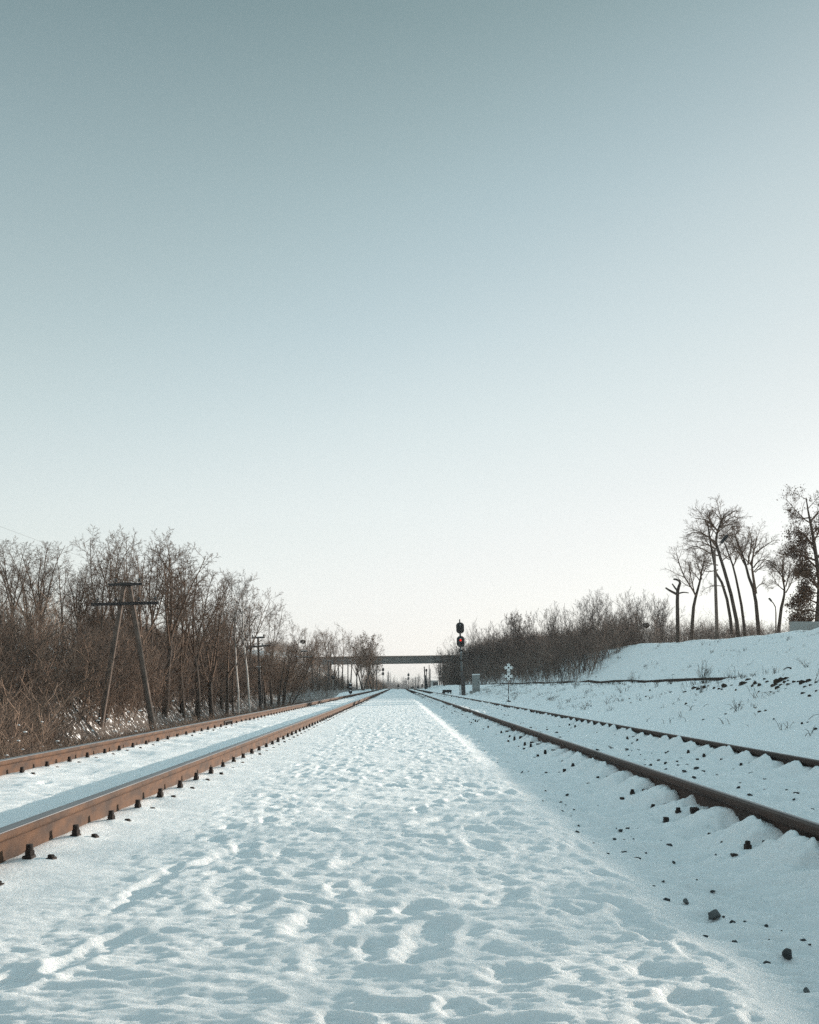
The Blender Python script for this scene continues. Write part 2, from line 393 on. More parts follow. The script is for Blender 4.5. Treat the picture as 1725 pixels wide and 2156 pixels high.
# ------------------------------------------------------------------ rails
def sweep(prof, ys, xf, zf, closed=True):
    n = len(prof); V = []; Q = []
    for y in ys:
        for (px_, pz_) in prof: V.append((xf(y) + px_, y, zf(y) + pz_))
    for i in range(len(ys) - 1):
        for k in range(n if closed else n - 1):
            a = i * n + k; b = i * n + (k + 1) % n
            Q.append((a, b, b + n, a + n))
    return V, Q
RAILP = [(-.075, 0), (.075, 0), (.075, .011), (.022, .028), (.010, .048), (.009, .128), (.034, .143), (.0375, .150), (.0370, .168), (.030, .1775), (-.030, .1775), (-.0370, .168), (-.0375, .150), (-.034, .143), (-.009, .128), (-.010, .048), (-.022, .028), (-.075, .011)]
def top_profile():
    return [(-.0345, .1745), (.0345, .1745), (.029, .1795), (.018, .1815), (-.018, .1815), (-.029, .1795)]
def fastening_mesh(kind):
    b = MB()
    for s in ((1,) if kind == 'L' else (-1,)):
        b.box((s * (.19 if kind == 'L' else .18), 0, .002), ((.26 if kind == 'L' else .24), (.17 if kind == 'L' else .06), .008), bevel=.002)
        if kind == 'L':
            b.box((s * .103, 0, .043), (.042, .052, .062), bevel=.006)
            b.lathe([(.021, .074), (.021, .092), (.019, .094)], (s * .106, 0, 0), 6)
            b.cyl((s * .106, 0, .09), (s * .106, 0, .120), .016, .0145, 10)
            b.box((s * .185, .035, .034), (.035, .05, .05), bevel=.005)
            b.lathe([(.016, .06), (.016, .068), (.012, .07)], (s * .185, .035, 0), 6)
        else:
            b.box((s * .108, 0, .045), (.045, .055, .085), bevel=.006)
            b.box((s * .195, .03, .034), (.030, .034, .066), bevel=.005)
            b.lathe([(.013, .066), (.013, .080), (.010, .083)], (s * .195, .03, 0), 6)
            b.box((s * .285, -.05, .014), (.028, .035, .045), bevel=.004)
    bmesh.ops.recalc_face_normals(b.bm, faces=b.bm.faces[:])
    me = bpy.data.meshes.new('rail_fastening'); b.bm.to_mesh(me); b.bm.free()
    return me
FM = {'L': fastening_mesh('L'), 'R': fastening_mesh('R')}
for f_ in FM.values(): f_.materials.append(M['iron'])
ys_r = list(np.arange(-4, 225, 6.0)) + list(np.arange(226, 420, 6.0))
def make_rail(x0, kind, label, y_first, mat):
    t = empty('rail', (x0, 0, 0.01), label, 'rail')
    V, Q = sweep(RAILP, ys_r, lambda y: 0.0, lambda y: -crest1(y))
    me = mesh_np('rail_body', V, Q, True)
    try: me.set_sharp_from_angle(angle=math.radians(50))
    except Exception: pass
    obj_me('rail_body', me, mat, t)
    V, Q = sweep(top_profile() if kind == 'L' else [(.004 + .026 * (a / .0345 + 1) / 2, b + (.0022 if b < .178 else .0004)) for a, b in top_profile()], ys_r, lambda y: 0.0, lambda y: -crest1(y))
    obj_me('running_surface', mesh_np('running_surface', V, Q, True), M['steel'], t)
    ph = PH_L if kind == 'L' else PH_R
    k0 = math.ceil((y_first - ph) / SLEEPER)
    for k in range(100):
        o = bpy.data.objects.new('rail_fastening', FM[kind]); o.location = (rnd.uniform(-.004, .004), ph + (k0 + k) * SLEEPER + rnd.uniform(-.02, .02), -.008 - (rnd.choice((.0, .012, .03, .045, .06, .06)) if kind == 'R' else rnd.uniform(0, .012)))
        o.rotation_euler = (0, 0, rnd.uniform(-.06, .06)); link(o, t)
    src = FM[kind]
    nv = len(src.vertices); co = np.empty(nv * 3, dtype=np.float32); src.vertices.foreach_get('co', co); co = co.reshape(-1, 3)
    fl = [list(p.vertices) for p in src.polygons if True]
    bm = bmesh.new()
    # the far ones in one mesh, nearest faces only
    far = [ph + (k0 + 100 + k) * SLEEPER for k in range(230)]
    VV = []; TT = []; off = 0
    tri = []
    for p in fl:
        for i in range(1, len(p) - 1): tri.append((p[0], p[i], p[i + 1]))
    tri = np.array(tri)
    for yk in far:
        VV.append(co + np.array([0, yk, -.008 - crest1(yk)], dtype=np.float32)); TT.append(tri + off); off += nv
    bm.free()
    me = mesh_np('rail_fastening', np.concatenate(VV), None, False, np.concatenate(TT))
    o = obj_me('rail_fastening', me, M['iron'], t); tag(o, kind='stuff')
    if x0 == RAIL_X['LO']:
        m = MB(); m.box((.019, 18.6, .088), (.022, .80, .085), bevel=.006)
        for q in (-.30, -.16, -.05, .05, .16, .30): m.lathe([(.018, 0), (.018, .02), (.012, .028)], (.03, 18.6 + q, .088), 6, Matrix.Rotation(PI / 2, 3, 'Y'))
        m.build('joint_bar', M['iron'], t)
    return t
make_rail(RAIL_X['LI'], 'L', 'sunlit orange rusty rail nearest the trodden path, right rail of the left track', 3.0, M['rust'])
make_rail(RAIL_X['LO'], 'L', 'sunlit orange rusty rail at the foot of the wood, left rail of the left track', 7.0, M['rust'])
make_rail(RAIL_X['RI'], 'R', 'dark brown shaded rail beside the trough of stones, left rail of the right track', 3.0, M['rust_shaded'])
make_rail(RAIL_X['RO'], 'R', 'dark brown shaded rail nearest the snowy bank, right rail of the right track', 7.0, M['rust_shaded'])
# the siding rail on the ledge of the bank
def siding():
    t = empty('rail', (10.0, 0, 0), 'thin dark siding rail lying in snow on the ledge of the bank', 'rail')
    ys = list(np.arange(24, 160, 3.0))
    V, Q = sweep([(p[0], p[1]) for p in RAILP], ys, lambda y: 0.0, lambda y: G(10.0, y) - 0.045)
    obj_me('rail_body', mesh_np('rail_body', V, Q, False), M['rust_shaded'], t)
    V, Q = sweep(top_profile(), ys, lambda y: 0.0, lambda y: G(10.0, y) - 0.045)
    obj_me('running_surface', mesh_np('running_surface', V, Q, True), M['rust_shaded'], t)
siding()

# ------------------------------------------------------------------ tubes for wood
class Tubes:
    def __init__(s): s.d = {}
    def add(s, pts, rad, sides):
        s.d.setdefault((len(pts), sides), []).append((pts, rad))
    def arrays(s):
        VV = []; QQ = []; off = 0
        for (n, k), L in s.d.items():
            Pp = np.array([a for a, _ in L], dtype=np.float64); R = np.array([b for _, b in L], dtype=np.float64)
            B = len(L)
            D = np.empty_like(Pp); D[:, 0] = Pp[:, 1] - Pp[:, 0]; D[:, -1] = Pp[:, -1] - Pp[:, -2]
            if n > 2: D[:, 1:-1] = Pp[:, 2:] - Pp[:, :-2]
            D /= np.linalg.norm(D, axis=2, keepdims=True) + 1e-9
            tot = Pp[:, -1] - Pp[:, 0]; tot /= np.linalg.norm(tot, axis=1, keepdims=True) + 1e-9
            ref = np.where(np.abs(tot[:, 2:3]) > 0.75, np.array([[1.0, 0, 0]]), np.array([[0, 0, 1.0]]))[:, None, :]
            U = np.cross(D, np.broadcast_to(ref, D.shape)); U /= np.linalg.norm(U, axis=2, keepdims=True) + 1e-9
            W = np.cross(D, U)
            a = np.arange(k) * 2 * PI / k
            ring = U[:, :, None, :] * np.cos(a)[None, None, :, None] + W[:, :, None, :] * np.sin(a)[None, None, :, None]
            V = Pp[:, :, None, :] + ring * R[:, :, None, None]
            VV.append(V.reshape(-1, 3))
            idx = off + np.arange(B * n * k).reshape(B, n, k)
            A = idx[:, :-1, :]; C = idx[:, 1:, :]
            Q = np.stack([A, np.roll(A, -1, axis=2), np.roll(C, -1, axis=2), C], axis=-1).reshape(-1, 4)
            QQ.append(Q); off += B * n * k
        if not VV: return np.zeros((0, 3)), np.zeros((0, 4), dtype=np.int32)
        return np.concatenate(VV), np.concatenate(QQ)
    def mesh(s, name):
        V, Q = s.arrays(); return mesh_np(name, V, Q, True)

def rvec(r): 
    while True:
        v = Vector((r.uniform(-1, 1), r.uniform(-1, 1), r.uniform(-1, 1)))
        if 0.05 < v.length < 1: return v.normalized()

def polyline(r, p0, d, length, n, wob, trop):
    pts = [p0.copy()]; d = d.normalized(); st = length / (n - 1)
    for i in range(n - 1):
        d = (d + rvec(r) * wob + Vector((0, 0, trop))).normalized()
        pts.append(pts[-1] + d * st)
    return pts
def lerp_path(pts, t):
    f = t * (len(pts) - 1); i = min(int(f), len(pts) - 2); f -= i
    return pts[i].lerp(pts[i + 1], f), (pts[i + 1] - pts[i]).normalized()

class Spec:
    def __init__(s, **k):
        s.n = [8, 7, 5, 4, 2]; s.kids = [9, 6, 6, 6]; s.ang = [48, 45, 42, 40]; s.ratio = [.62, .58, .52, .5]
        s.wob = [.10, .20, .28, .30, .3]; s.trop = [.05, .12, .06, .04, .0]; s.t0 = [.35, .25, .2, .15]; s.sides = [8, 5, 4, 3, 3]
        s.rr = [.55, .55, .55, .5]; s.rmin = .005; s.levels = 4; s.decay = .5
        for a, b in k.items(): setattr(s, a, b)

def grow(r, TT, pts, r0, r1, level, sp, leafpts=None, length=None):
    """pts: path of this branch; puts tubes of level<=1 in TT[0], the rest in TT[1]"""
    n = len(pts)
    if length is None: length = sum((pts[i + 1] - pts[i]).length for i in range(n - 1))
    rad = [max(sp.rmin * .6, r0 + (r1 - r0) * (i / (n - 1)) ** .9) for i in range(n)]
    TT[0 if level == 0 else 1].add([tuple(p) for p in pts], rad, sp.sides[min(level, 4)])
    if level >= sp.levels:
        if leafpts is not None: leafpts.append((pts[-1], (pts[-1] - pts[0])))
        return
    k = sp.kids[level]; k = max(1, int(round(k * r.uniform(.8, 1.2))))
    az = r.uniform(0, 6.28)
    for i in range(k):
        t = sp.t0[level] + (1 - sp.t0[level]) * ((i + r.uniform(.2, .9)) / k)
        t = min(t, .99)
        p, d = lerp_path(pts, t)
        az += 2.4 + r.uniform(-.5, .5)
        s_ = d.cross(Vector((0, 0, 1)) if abs(d.z) < .9 else Vector((1, 0, 0))).normalized(); w = d.cross(s_)
        side = s_ * math.cos(az) + w * math.sin(az)
        a = math.radians(sp.ang[level] * r.uniform(.7, 1.25))
        cd = d * math.cos(a) + side * math.sin(a)
        L = length * sp.ratio[level] * (1 - sp.decay * t) * r.uniform(.7, 1.15)
        cr = max(sp.rmin, min((r0 + (r1 - r0) * t) * sp.rr[level], (r0 + (r1 - r0) * t) * .9))
        lv = level + 1
        cp = polyline(r, p, cd, L, sp.n[min(lv, 4)], sp.wob[min(lv, 4)], sp.trop[min(lv, 4)])
        grow(r, TT, cp, cr, max(sp.rmin * .7, cr * .3), lv, sp, leafpts, L)

def leaves_mesh(name, pts, r, size, per, spread, zthin=None):
    V = []; Q = []
    for (p, d) in pts:
        if zthin and r.random() < min(.93, max(0, (p.z - zthin[0]) / (zthin[1] - zthin[0]))): continue
        for k in range(per):
            c = p + rvec(r) * spread * r.random() - d * r.random() * .5
            a = rvec(r); b = a.cross(rvec(r)).normalized(); s = size * r.uniform(.6, 1.2)
            i = len(V)
            bend = a.cross(b) * s * .18
            V += [tuple(c - a * s), tuple(c + b * s * .55 + bend), tuple(c + a * s), tuple(c - b * s * .55 + bend)]
            Q.append((i, i + 1, i + 2, i + 3))
    return mesh_np(name, V, Q, False)

def proto_tree(seed, height, sp, r0, lean=0.0, stems=1, leaf=None):
    """returns trunk mesh, crown mesh, leaves mesh (or None), for a tree of the given height standing at the origin"""
    r = random.Random(seed); TT = [Tubes(), Tubes()]; lp = [] if leaf else None
    for s in range(stems):
        a = r.uniform(0, 6.28) if stems > 1 else 0
        tilt = (r.uniform(.12, .42) if stems > 1 else 0)
        d = Vector((math.cos(a) * tilt + lean, math.sin(a) * tilt, 1))
        h = height * (1 if s == 0 else r.uniform(.7, .98))
        if getattr(sp, 'fork', 0):
            hf = h * r.uniform(*sp.fork_at); pts = polyline(r, Vector((math.cos(a) * .1 * (stems > 1), math.sin(a) * .1 * (stems > 1), -.25)), d, hf, 6, .08, .03)
            TT[0].add([tuple(p) for p in pts], [r0 * (1 - .45 * i / 5) for i in range(6)], 8)
            az = r.uniform(0, 6.28); nl = sp.fork
            for q in range(nl):
                az += 6.28 / nl * r.uniform(.75, 1.25); an = r.uniform(.12, .62) if q else .08
                p0 = lerp_path(pts, r.uniform(.72, .99) if q else .99)[0]
                dd = Vector((math.cos(az) * math.sin(an), math.sin(az) * math.sin(an), math.cos(an))) + Vector((lean, 0, 0))
                L = (h - p0.z) * r.uniform(.86, 1.04) * (1.0 if an < .4 else .92)
                cp = polyline(r, p0, dd, L, 7, .15, .07)
                grow(r, TT, cp, r0 * r.uniform(.36, .5), .012, 1, sp, lp)
            continue
        pts = polyline(r, Vector((math.cos(a) * .1 * (stems > 1), math.sin(a) * .1 * (stems > 1), -.25)), d, h * .93, sp.n[0], sp.wob[0], sp.trop[0])
        grow(r, TT, pts, r0 * (1 if s == 0 else r.uniform(.6, .9)), r0 * .18, 0, sp, lp)
    lm = leaves_mesh('leaves', lp, r, leaf[0], leaf[1], leaf[2]) if leaf else None
    return TT[0].mesh('trunk'), TT[1].mesh('crown'), lm, height

SP_VASE = Spec(t0=[.38, .22, .2, .15], ang=[42, 40, 42, 42], ratio=[.60, .46, .50, .50], kids=[9, 10, 7, 6], trop=[.05, .10, .05, .03, .0], wob=[.1, .16, .24, .3, .35], fork=5, fork_at=(.30, .48), rmin=.0065, decay=.55)
SP_TALL = Spec(t0=[.30, .2, .2, .15], ang=[38, 40, 42, 42], ratio=[.42, .46, .50, .5], kids=[13, 9, 7, 6], trop=[.05, .10, .05, .03, 0], wob=[.1, .16, .24, .3, .35], fork=3, fork_at=(.35, .55), rmin=.0065, decay=.55)
SP_BIRCH = Spec(t0=[.40, .2, .2, .15], ang=[38, 40, 40, 40], ratio=[.40, .55, .52, .5], kids=[12, 6, 5, 5], trop=[.05, .12, .0, -.05, -.1], rmin=.006)
SP_SHRUB = Spec(n=[6, 5, 4, 3, 2], t0=[.12, .15, .15, .1], ang=[32, 36, 38, 40], ratio=[.55, .55, .5, .5], kids=[7, 6, 6, 5], trop=[.04, .14, .08, .03, 0], levels=3, sides=[5, 4, 3, 3, 3], rmin=.006)
PROTO = {
    'vase_a': proto_tree(1, 8, SP_VASE, .15), 'vase_b': proto_tree(2, 8, SP_VASE, .14, .05), 'vase_c': proto_tree(3, 8, SP_VASE, .155, -.06),
    'tall_a': proto_tree(4, 8, SP_TALL, .12), 'tall_b': proto_tree(5, 8, SP_TALL, .125, .06), 'tall_c': proto_tree(6, 8, SP_TALL, .11, -.04),
    'multi_a': proto_tree(7, 7, Spec(t0=[.25, .2, .2, .15], ang=[28, 34, 38, 40], ratio=[.45, .5, .5, .5], kids=[8, 7, 6, 5], trop=[.03, .12, .06, .03, 0]), .09, .28, 5),
    'birch': proto_tree(8, 9, SP_BIRCH, .11, .06), 'birch_b': proto_tree(18, 9, SP_BIRCH, .10, .10),
    'shrub_a': proto_tree(9, 4, SP_SHRUB, .04, 0, 6), 'shrub_b': proto_tree(10, 4, SP_SHRUB, .04, .1, 7), 'shrub_c': proto_tree(11, 4, SP_SHRUB, .035, -.1, 6),
    'leafy': proto_tree(12, 8, SP_VASE, .12, .1, 3, leaf=(.055, 1, .10)),
    'poplar': proto_tree(13, 12, Spec(t0=[.12, .2, .2, .15], ang=[20, 22, 26, 30], ratio=[.26, .5, .5, .5], kids=[26, 7, 6, 5], trop=[.05, .25, .2, .1, 0], rmin=.02), .2),
}
def place_tree(name, key, base, height, label, cat, group=None, rz=0.0, wide=1.0, mats=('bark', 'twig', 'leaf_brown'), tilt=0.0):
    tm, cm, lm, h0 = PROTO[key]
    s = height / h0
    t = empty(name, base, label, cat, group, rz)
    t.scale = (s * wide, s * wide, s); t.rotation_euler = (0, tilt, rz) if rz == 0 else (0, 0, rz)
    for nm, me, mk in (('trunk', tm, mats[0]), ('crown', cm, mats[1]), ('leaves', lm, mats[2])):
        if me is None: continue
        if not me.materials: me.materials.append(M[mk])
        o = bpy.data.objects.new(nm, me); link(o, t)
        if me.materials[0] is not M[mk]:
            o.material_slots[0].link = 'OBJECT'; o.material_slots[0].material = M[mk]
    return t
def tree_px(name, key, dx, top_dy, Y, label, cat, group=None, **kw):
    x = X_at(dx, Y); g = H1(x, Y)
    return place_tree(name, key, (x, Y, g), max(1.0, Z_at(top_dy, Y) - g), label, cat, group, **kw)

# ---- the wood on the left
WL = 'bare leafless tree standing in the brown wood left of the tracks'
WG = 'bare trees of the wood left of the tracks'
ks = ['vase_a', 'vase_b', 'vase_c', 'tall_a', 'tall_b', 'tall_c']
front = [(-25, 1150, 46), (28, 1142, 50), (88, 1138, 52), (132, 1168, 58), (205, 1132, 52), (250, 1168, 60), (288, 1138, 51), (345, 1148, 53), (170, 1185, 54), (60, 1150, 55), (240, 1140, 56), (320, 1142, 54), (385, 1172, 57), (418, 1200, 60),
         (448, 1212, 63), (478, 1224, 66), (522, 1250, 88), (572, 1280, 92)]
for i, (dx, ty, Y) in enumerate(front):
    tree_px('bare_tree', ks[i % 6], dx, ty, Y, WL, 'tree', WG, rz=rnd.uniform(0, 6.28), wide=rnd.uniform(1.0, 1.2))
r3 = random.Random(5)
sil_x = [-40, 0, 60, 130, 165, 210, 300, 390, 420, 480, 570, 600, 640, 700, 760, 800]; sil_y = [1140, 1140, 1138, 1142, 1180, 1135, 1140, 1165, 1200, 1218, 1235, 1300, 1315, 1325, 1330, 1345]
def sil(dx): return float(np.interp(dx, sil_x, sil_y))
for i in range(34):
    dx = r3.uniform(-30, 600); Y = r3.uniform(52, 78) * (1 + max(0, dx - 350) / 900)
    ty = sil(dx) + r3.uniform(45, 120)
    tree_px('bare_tree', ks[r3.randrange(6)], dx, ty, Y, WL, 'tree', WG, rz=r3.uniform(0, 6.28), wide=r3.uniform(.85, 1.15))
tree_px('birch_tree', 'birch', 503, 1222, 64, 'white barked birch with straight trunk, left one of the pair in the wood', 'tree', wide=.8, mats=('birch', 'bark_far', 'leaf_brown'))
tree_px('birch_tree', 'birch_b', 525, 1214, 62, 'white barked birch leaning right, right one of the pair in the wood', 'tree', wide=.8, mats=('birch', 'bark_far', 'leaf_brown'))
tree_px('bare_tree', 'multi_a', 590, 1312, 76, 'many stemmed bare tree fanning out to the right behind the leaning post', 'tree', rz=0)
tree_px('bare_tree', 'multi_a', 612, 1318, 128, 'many stemmed bare tree standing behind the slim double armed post', 'tree', rz=.5)
FG = 'bare trees before the left end of the bridge'
for (dx, ty, Y) in [(657, 1330, 138), (672, 1336, 150), (690, 1326, 172), (704, 1340, 172), (722, 1316, 212), (738, 1340, 215), (752, 1345, 210), (668, 1350, 142), (646, 1345, 140)]:
    tree_px('bare_tree', ks[rnd.randrange(6)], dx, ty, Y, 'bare tree rising before the left end of the bridge', 'tree', FG, rz=rnd.uniform(0, 6), mats=('bark_far', 'twig', 'leaf_brown'))
tree_px('russet_tree', 'leafy', 765, 1333, 185, 'russet leaved tree hiding the left part of the bridge', 'tree', wide=1.0, mats=('bark_far', 'twig', 'leaf_russet'))
tree_px('russet_tree', 'leafy', 786, 1362, 200, 'smaller russet leaved tree touching the bridge girder at its left end', 'tree', rz=2.0, mats=('bark_far', 'twig', 'leaf_russet'))

# ---- trees with outlines of their own on top of the right bank
def hero(name, limbs, Y, label, sp, seed, mats=('bark', 'twig'), sub_from=.35, leaf=None, crowncat='tree', jit=.5):
    """limbs: (points in picture units, r0, r1, is_trunk)"""
    r = random.Random(seed); TT = [Tubes(), Tubes()]; lp = [] if leaf else None
    bx, by = limbs[0][0][0]; base = Vector((X_at(bx, Y), Y, H1(X_at(bx, Y), Y)))
    for (pp, r0, r1, lev) in limbs:
        raw = [P(a, b, Y) for a, b in pp]
        n = len(raw)
        yo = r.uniform(-jit, jit)
        raw = [Vector((p.x, p.y + yo * (i / max(1, n - 1)) * (0 if lev == 0 and i == 0 else 1), p.z)) - base for i, p in enumerate(raw)]
        if pp is limbs[0][0]: raw[0].z = -.3
        # resample smoothly
        pts = []
        m = 9 if lev == 0 else 7
        for k in range(m):
            t = k / (m - 1) * (n - 1); i = min(int(t), n - 2); f = t - i
            p0 = raw[max(i - 1, 0)]; p1 = raw[i]; p2 = raw[i + 1]; p3 = raw[min(i + 2, n - 1)]
            q = 0.5 * ((2 * p1) + (p2 - p0) * f + (2 * p0 - 5 * p1 + 4 * p2 - p3) * f * f + (3 * p1 - p0 - 3 * p2 + p3) * f ** 3)
            pts.append(q)
        grow(r, TT, pts, r0, r1, lev, sp, lp)
    t = empty(name, base, label, 'tree')
    obj_me('trunk', TT[0].mesh('trunk'), M[mats[0]], t)
    if TT[1].d: obj_me('crown', TT[1].mesh('crown'), M[mats[1]], t)
    if leaf: obj_me('leaves', leaves_mesh('leaves', lp, r, *leaf), M['leaf_brown'], t)
    return t
SH = Spec(n=[9, 6, 5, 4, 2], kids=[5, 7, 6, 4], t0=[.65, .2, .15, .15], ratio=[.36, .60, .58, .55], ang=[52, 44, 42, 40], trop=[.03, .02, .02, .02, 0], wob=[.1, .2, .22, .22, .2], rmin=.0055)
SHU = Spec(n=[9, 6, 5, 4, 2], kids=[6, 9, 7, 5], t0=[.55, .2, .15, .15], ratio=[.40, .60, .56, .55], ang=[42, 40, 42, 42], trop=[.03, .12, .08, .03, 0], wob=[.1, .18, .2, .2, .2], rmin=.0055)
YH = 60.0
hero('bare_tree', [([(1556, 1338), (1549, 1290), (1530, 1215), (1515, 1165), (1508, 1135), (1516, 1110), (1522, 1090)], .135, .05, 0),
                   ([(1541, 1335), (1538, 1290), (1527, 1235), (1512, 1205), (1505, 1160), (1500, 1120), (1498, 1095)], .11, .045, 0),
                   ([(1514, 1120), (1502, 1105), (1490, 1092), (1470, 1088)], .06, .02, 1), ([(1516, 1112), (1530, 1096), (1546, 1088)], .05, .02, 1),
                   ([(1508, 1150), (1490, 1130), (1465, 1122), (1448, 1126)], .06, .02, 1), ([(1512, 1170), (1490, 1162), (1465, 1150), (1445, 1158)], .05, .02, 1),
                   ([(1520, 1112), (1522, 1090), (1532, 1078)], .05, .02, 1), ([(1500, 1110), (1495, 1090), (1500, 1076)], .05, .02, 1),
                   ([(1512, 1190), (1490, 1186), (1468, 1180)], .04, .015, 1), ([(1515, 1135), (1540, 1112), (1552, 1108)], .035, .015, 1),
                   ([(1508, 1142), (1480, 1120), (1455, 1108)], .05, .012, 1), ([(1506, 1155), (1475, 1142), (1442, 1140)], .05, .012, 1), ([(1513, 1122), (1496, 1100), (1480, 1080)], .05, .012, 1),
                   ([(1516, 1108), (1536, 1104), (1556, 1097)], .04, .012, 1), ([(1514, 1128), (1540, 1128), (1555, 1121)], .04, .012, 1), ([(1519, 1095), (1508, 1080), (1500, 1072)], .04, .012, 1),
                   ([(1520, 1095), (1536, 1082), (1544, 1079)], .04, .012, 1), ([(1512, 1200), (1488, 1204), (1462, 1196)], .04, .012, 1), ([(1527, 1235), (1505, 1232), (1488, 1240)], .03, .01, 1), ([(1522, 1180), (1540, 1165), (1552, 1160)], .03, .01, 1)],
     YH, 'tall flat topped bare tree with two leaning trunks, tallest beside the lamp post', SH, 101, jit=.8)
hero('bare_tree', [([(1571, 1338), (1563, 1290), (1553, 1240), (1542, 1195), (1530, 1165), (1522, 1145)], .11, .03, 0),
                   ([(1543, 1195), (1553, 1170), (1560, 1150)], .04, .015, 1), ([(1536, 1178), (1524, 1172), (1518, 1160)], .04, .015, 1)],
     62, 'slender bare tree leaning left between the flat topped tree and the forked tree', SHU, 102)
hero('bare_tree', [([(1600, 1338), (1595, 1290), (1591, 1248), (1580, 1215), (1572, 1180), (1562, 1150), (1553, 1125)], .14, .04, 0),
                   ([(1592, 1250), (1588, 1215), (1586, 1185), (1593, 1155), (1600, 1130)], .10, .03, 1), ([(1575, 1190), (1578, 1160), (1580, 1135)], .06, .02, 1),
                   ([(1587, 1195), (1600, 1180), (1620, 1180), (1638, 1192)], .05, .015, 1), ([(1590, 1165), (1610, 1150), (1628, 1138)], .05, .015, 1), ([(1590, 1205), (1608, 1192), (1630, 1188)], .04, .015, 1),
                   ([(1592, 1240), (1605, 1228), (1620, 1240)], .03, .01, 1)],
     61, 'forked bare tree with round open crown right of the flat topped tree', SHU, 103)
hero('bare_tree', [([(1637, 1330), (1645, 1290), (1652, 1262), (1656, 1240), (1652, 1210), (1655, 1180)], .13, .03, 0),
                   ([(1655, 1248), (1668, 1225), (1676, 1200)], .05, .015, 1), ([(1654, 1225), (1640, 1200), (1628, 1185)], .05, .015, 1), ([(1655, 1235), (1664, 1205), (1668, 1180)], .05, .015, 1)],
     62, 'bare tree leaning right beside the small street lamp', SHU, 104)
hero('bare_tree', [([(1456, 1335), (1460, 1290), (1467, 1255), (1476, 1225), (1482, 1195), (1490, 1172)], .14, .03, 0),
                   ([(1466, 1255), (1456, 1238), (1440, 1215), (1428, 1185), (1422, 1165)], .07, .02, 1), ([(1463, 1250), (1456, 1225), (1448, 1195)], .05, .015, 1), ([(1478, 1220), (1470, 1195), (1462, 1178)], .05, .015, 1)],
     66, 'bare tree forking low into a wide vee beside the broken tree', SHU, 105)
SP_DEAD = Spec(levels=0)
hero('dead_tree', [([(1428, 1338), (1427, 1290), (1427, 1250), (1430, 1235), (1433, 1226), (1428, 1221), (1419, 1219)], .14, .06, 0),
                   ([(1427, 1252), (1416, 1246), (1408, 1241), (1403, 1237)], .09, .05, 0), ([(1428, 1246), (1420, 1237), (1414, 1230)], .07, .04, 0), ([(1428, 1250), (1440, 1247), (1452, 1248)], .06, .03, 0)],
     64, 'broken dead tree with snapped off stumps of limbs and no twigs', SP_DEAD, 106, jit=.2)
hero('oak_tree', [([(1722, 1330), (1722, 1290), (1726, 1240), (1718, 1180), (1708, 1120), (1700, 1085), (1694, 1050)], .22, .03, 0),
                  ([(1724, 1240), (1700, 1215), (1680, 1205)], .07, .02, 1), ([(1720, 1195), (1695, 1170), (1672, 1162)], .07, .02, 1), ([(1714, 1150), (1690, 1125), (1665, 1120)], .06, .02, 1),
                  ([(1722, 1270), (1698, 1262), (1672, 1270)], .06, .02, 1), ([(1705, 1090), (1680, 1092), (1658, 1080)], .05, .01, 1), ([(1722, 1290), (1700, 1285), (1668, 1298)], .05, .02, 1), ([(1722, 1300), (1705, 1305), (1685, 1310)], .04, .02, 1), ([(1724, 1250), (1705, 1245), (1690, 1240)], .05, .02, 1), ([(1716, 1165), (1700, 1140), (1684, 1140)], .04, .02, 1),
                  ([(1718, 1180), (1745, 1140), (1760, 1090)], .08, .02, 1), ([(1724, 1230), (1760, 1200), (1790, 1170)], .08, .02, 1), ([(1706, 1100), (1722, 1078), (1740, 1062)], .06, .02, 1)],
     58, 'big oak still holding dry brown leaves at the right edge', Spec(n=[9, 6, 5, 4, 2], kids=[8, 9, 7, 3], t0=[.25, .2, .15, .15], ratio=[.34, .55, .55, .5], ang=[55, 45, 45, 42], trop=[.03, .02, .0, .0, 0], wob=[.1, .22, .3, .3, .3], rmin=.006), 107, leaf=(.058, 8, .42, (3.0, 8.0)))

# ------------------------------------------------------------------ brushwood (uncountable)
def stem_protos(seed, n, lean):
    out = []
    for k in range(n):
        r = random.Random(seed + k); T = Tubes()
        for s in range(r.randint(2, 4)):
            d = Vector((r.gauss(lean, .22), r.gauss(0, .22), 1))
            L = r.uniform(.65, 1.0)
            pts = polyline(r, Vector((r.uniform(-.09, .09), r.uniform(-.09, .09), -.05)), d, L, 5, .22, .03)
            T.add([tuple(p) for p in pts], [.0062, .0052, .0042, .0030, .0016], 3)
            for q in range(r.randint(5, 8)):
                t = r.uniform(.2, .97); p, dd = lerp_path(pts, t)
                a = r.uniform(0, 6.28); sd = Vector((math.cos(a), math.sin(a), 0))
                c = polyline(r, p, dd * .7 + sd * .75, r.uniform(.18, .45) * L, 3, .32, .03)
                T.add([tuple(v) for v in c], [.0030, .0022, .0012], 3)
                for w in range(2):
                    p2, d2 = lerp_path(c, r.uniform(.3, .9)); a = r.uniform(0, 6.28)
                    c2 = [p2, p2 + (d2 * .7 + Vector((math.cos(a), math.sin(a), .2)) * .6).normalized() * r.uniform(.08, .18)]
                    T.add([tuple(v) for v in c2], [.0019, .0009], 3)
        out.append(T.arrays())
    return out
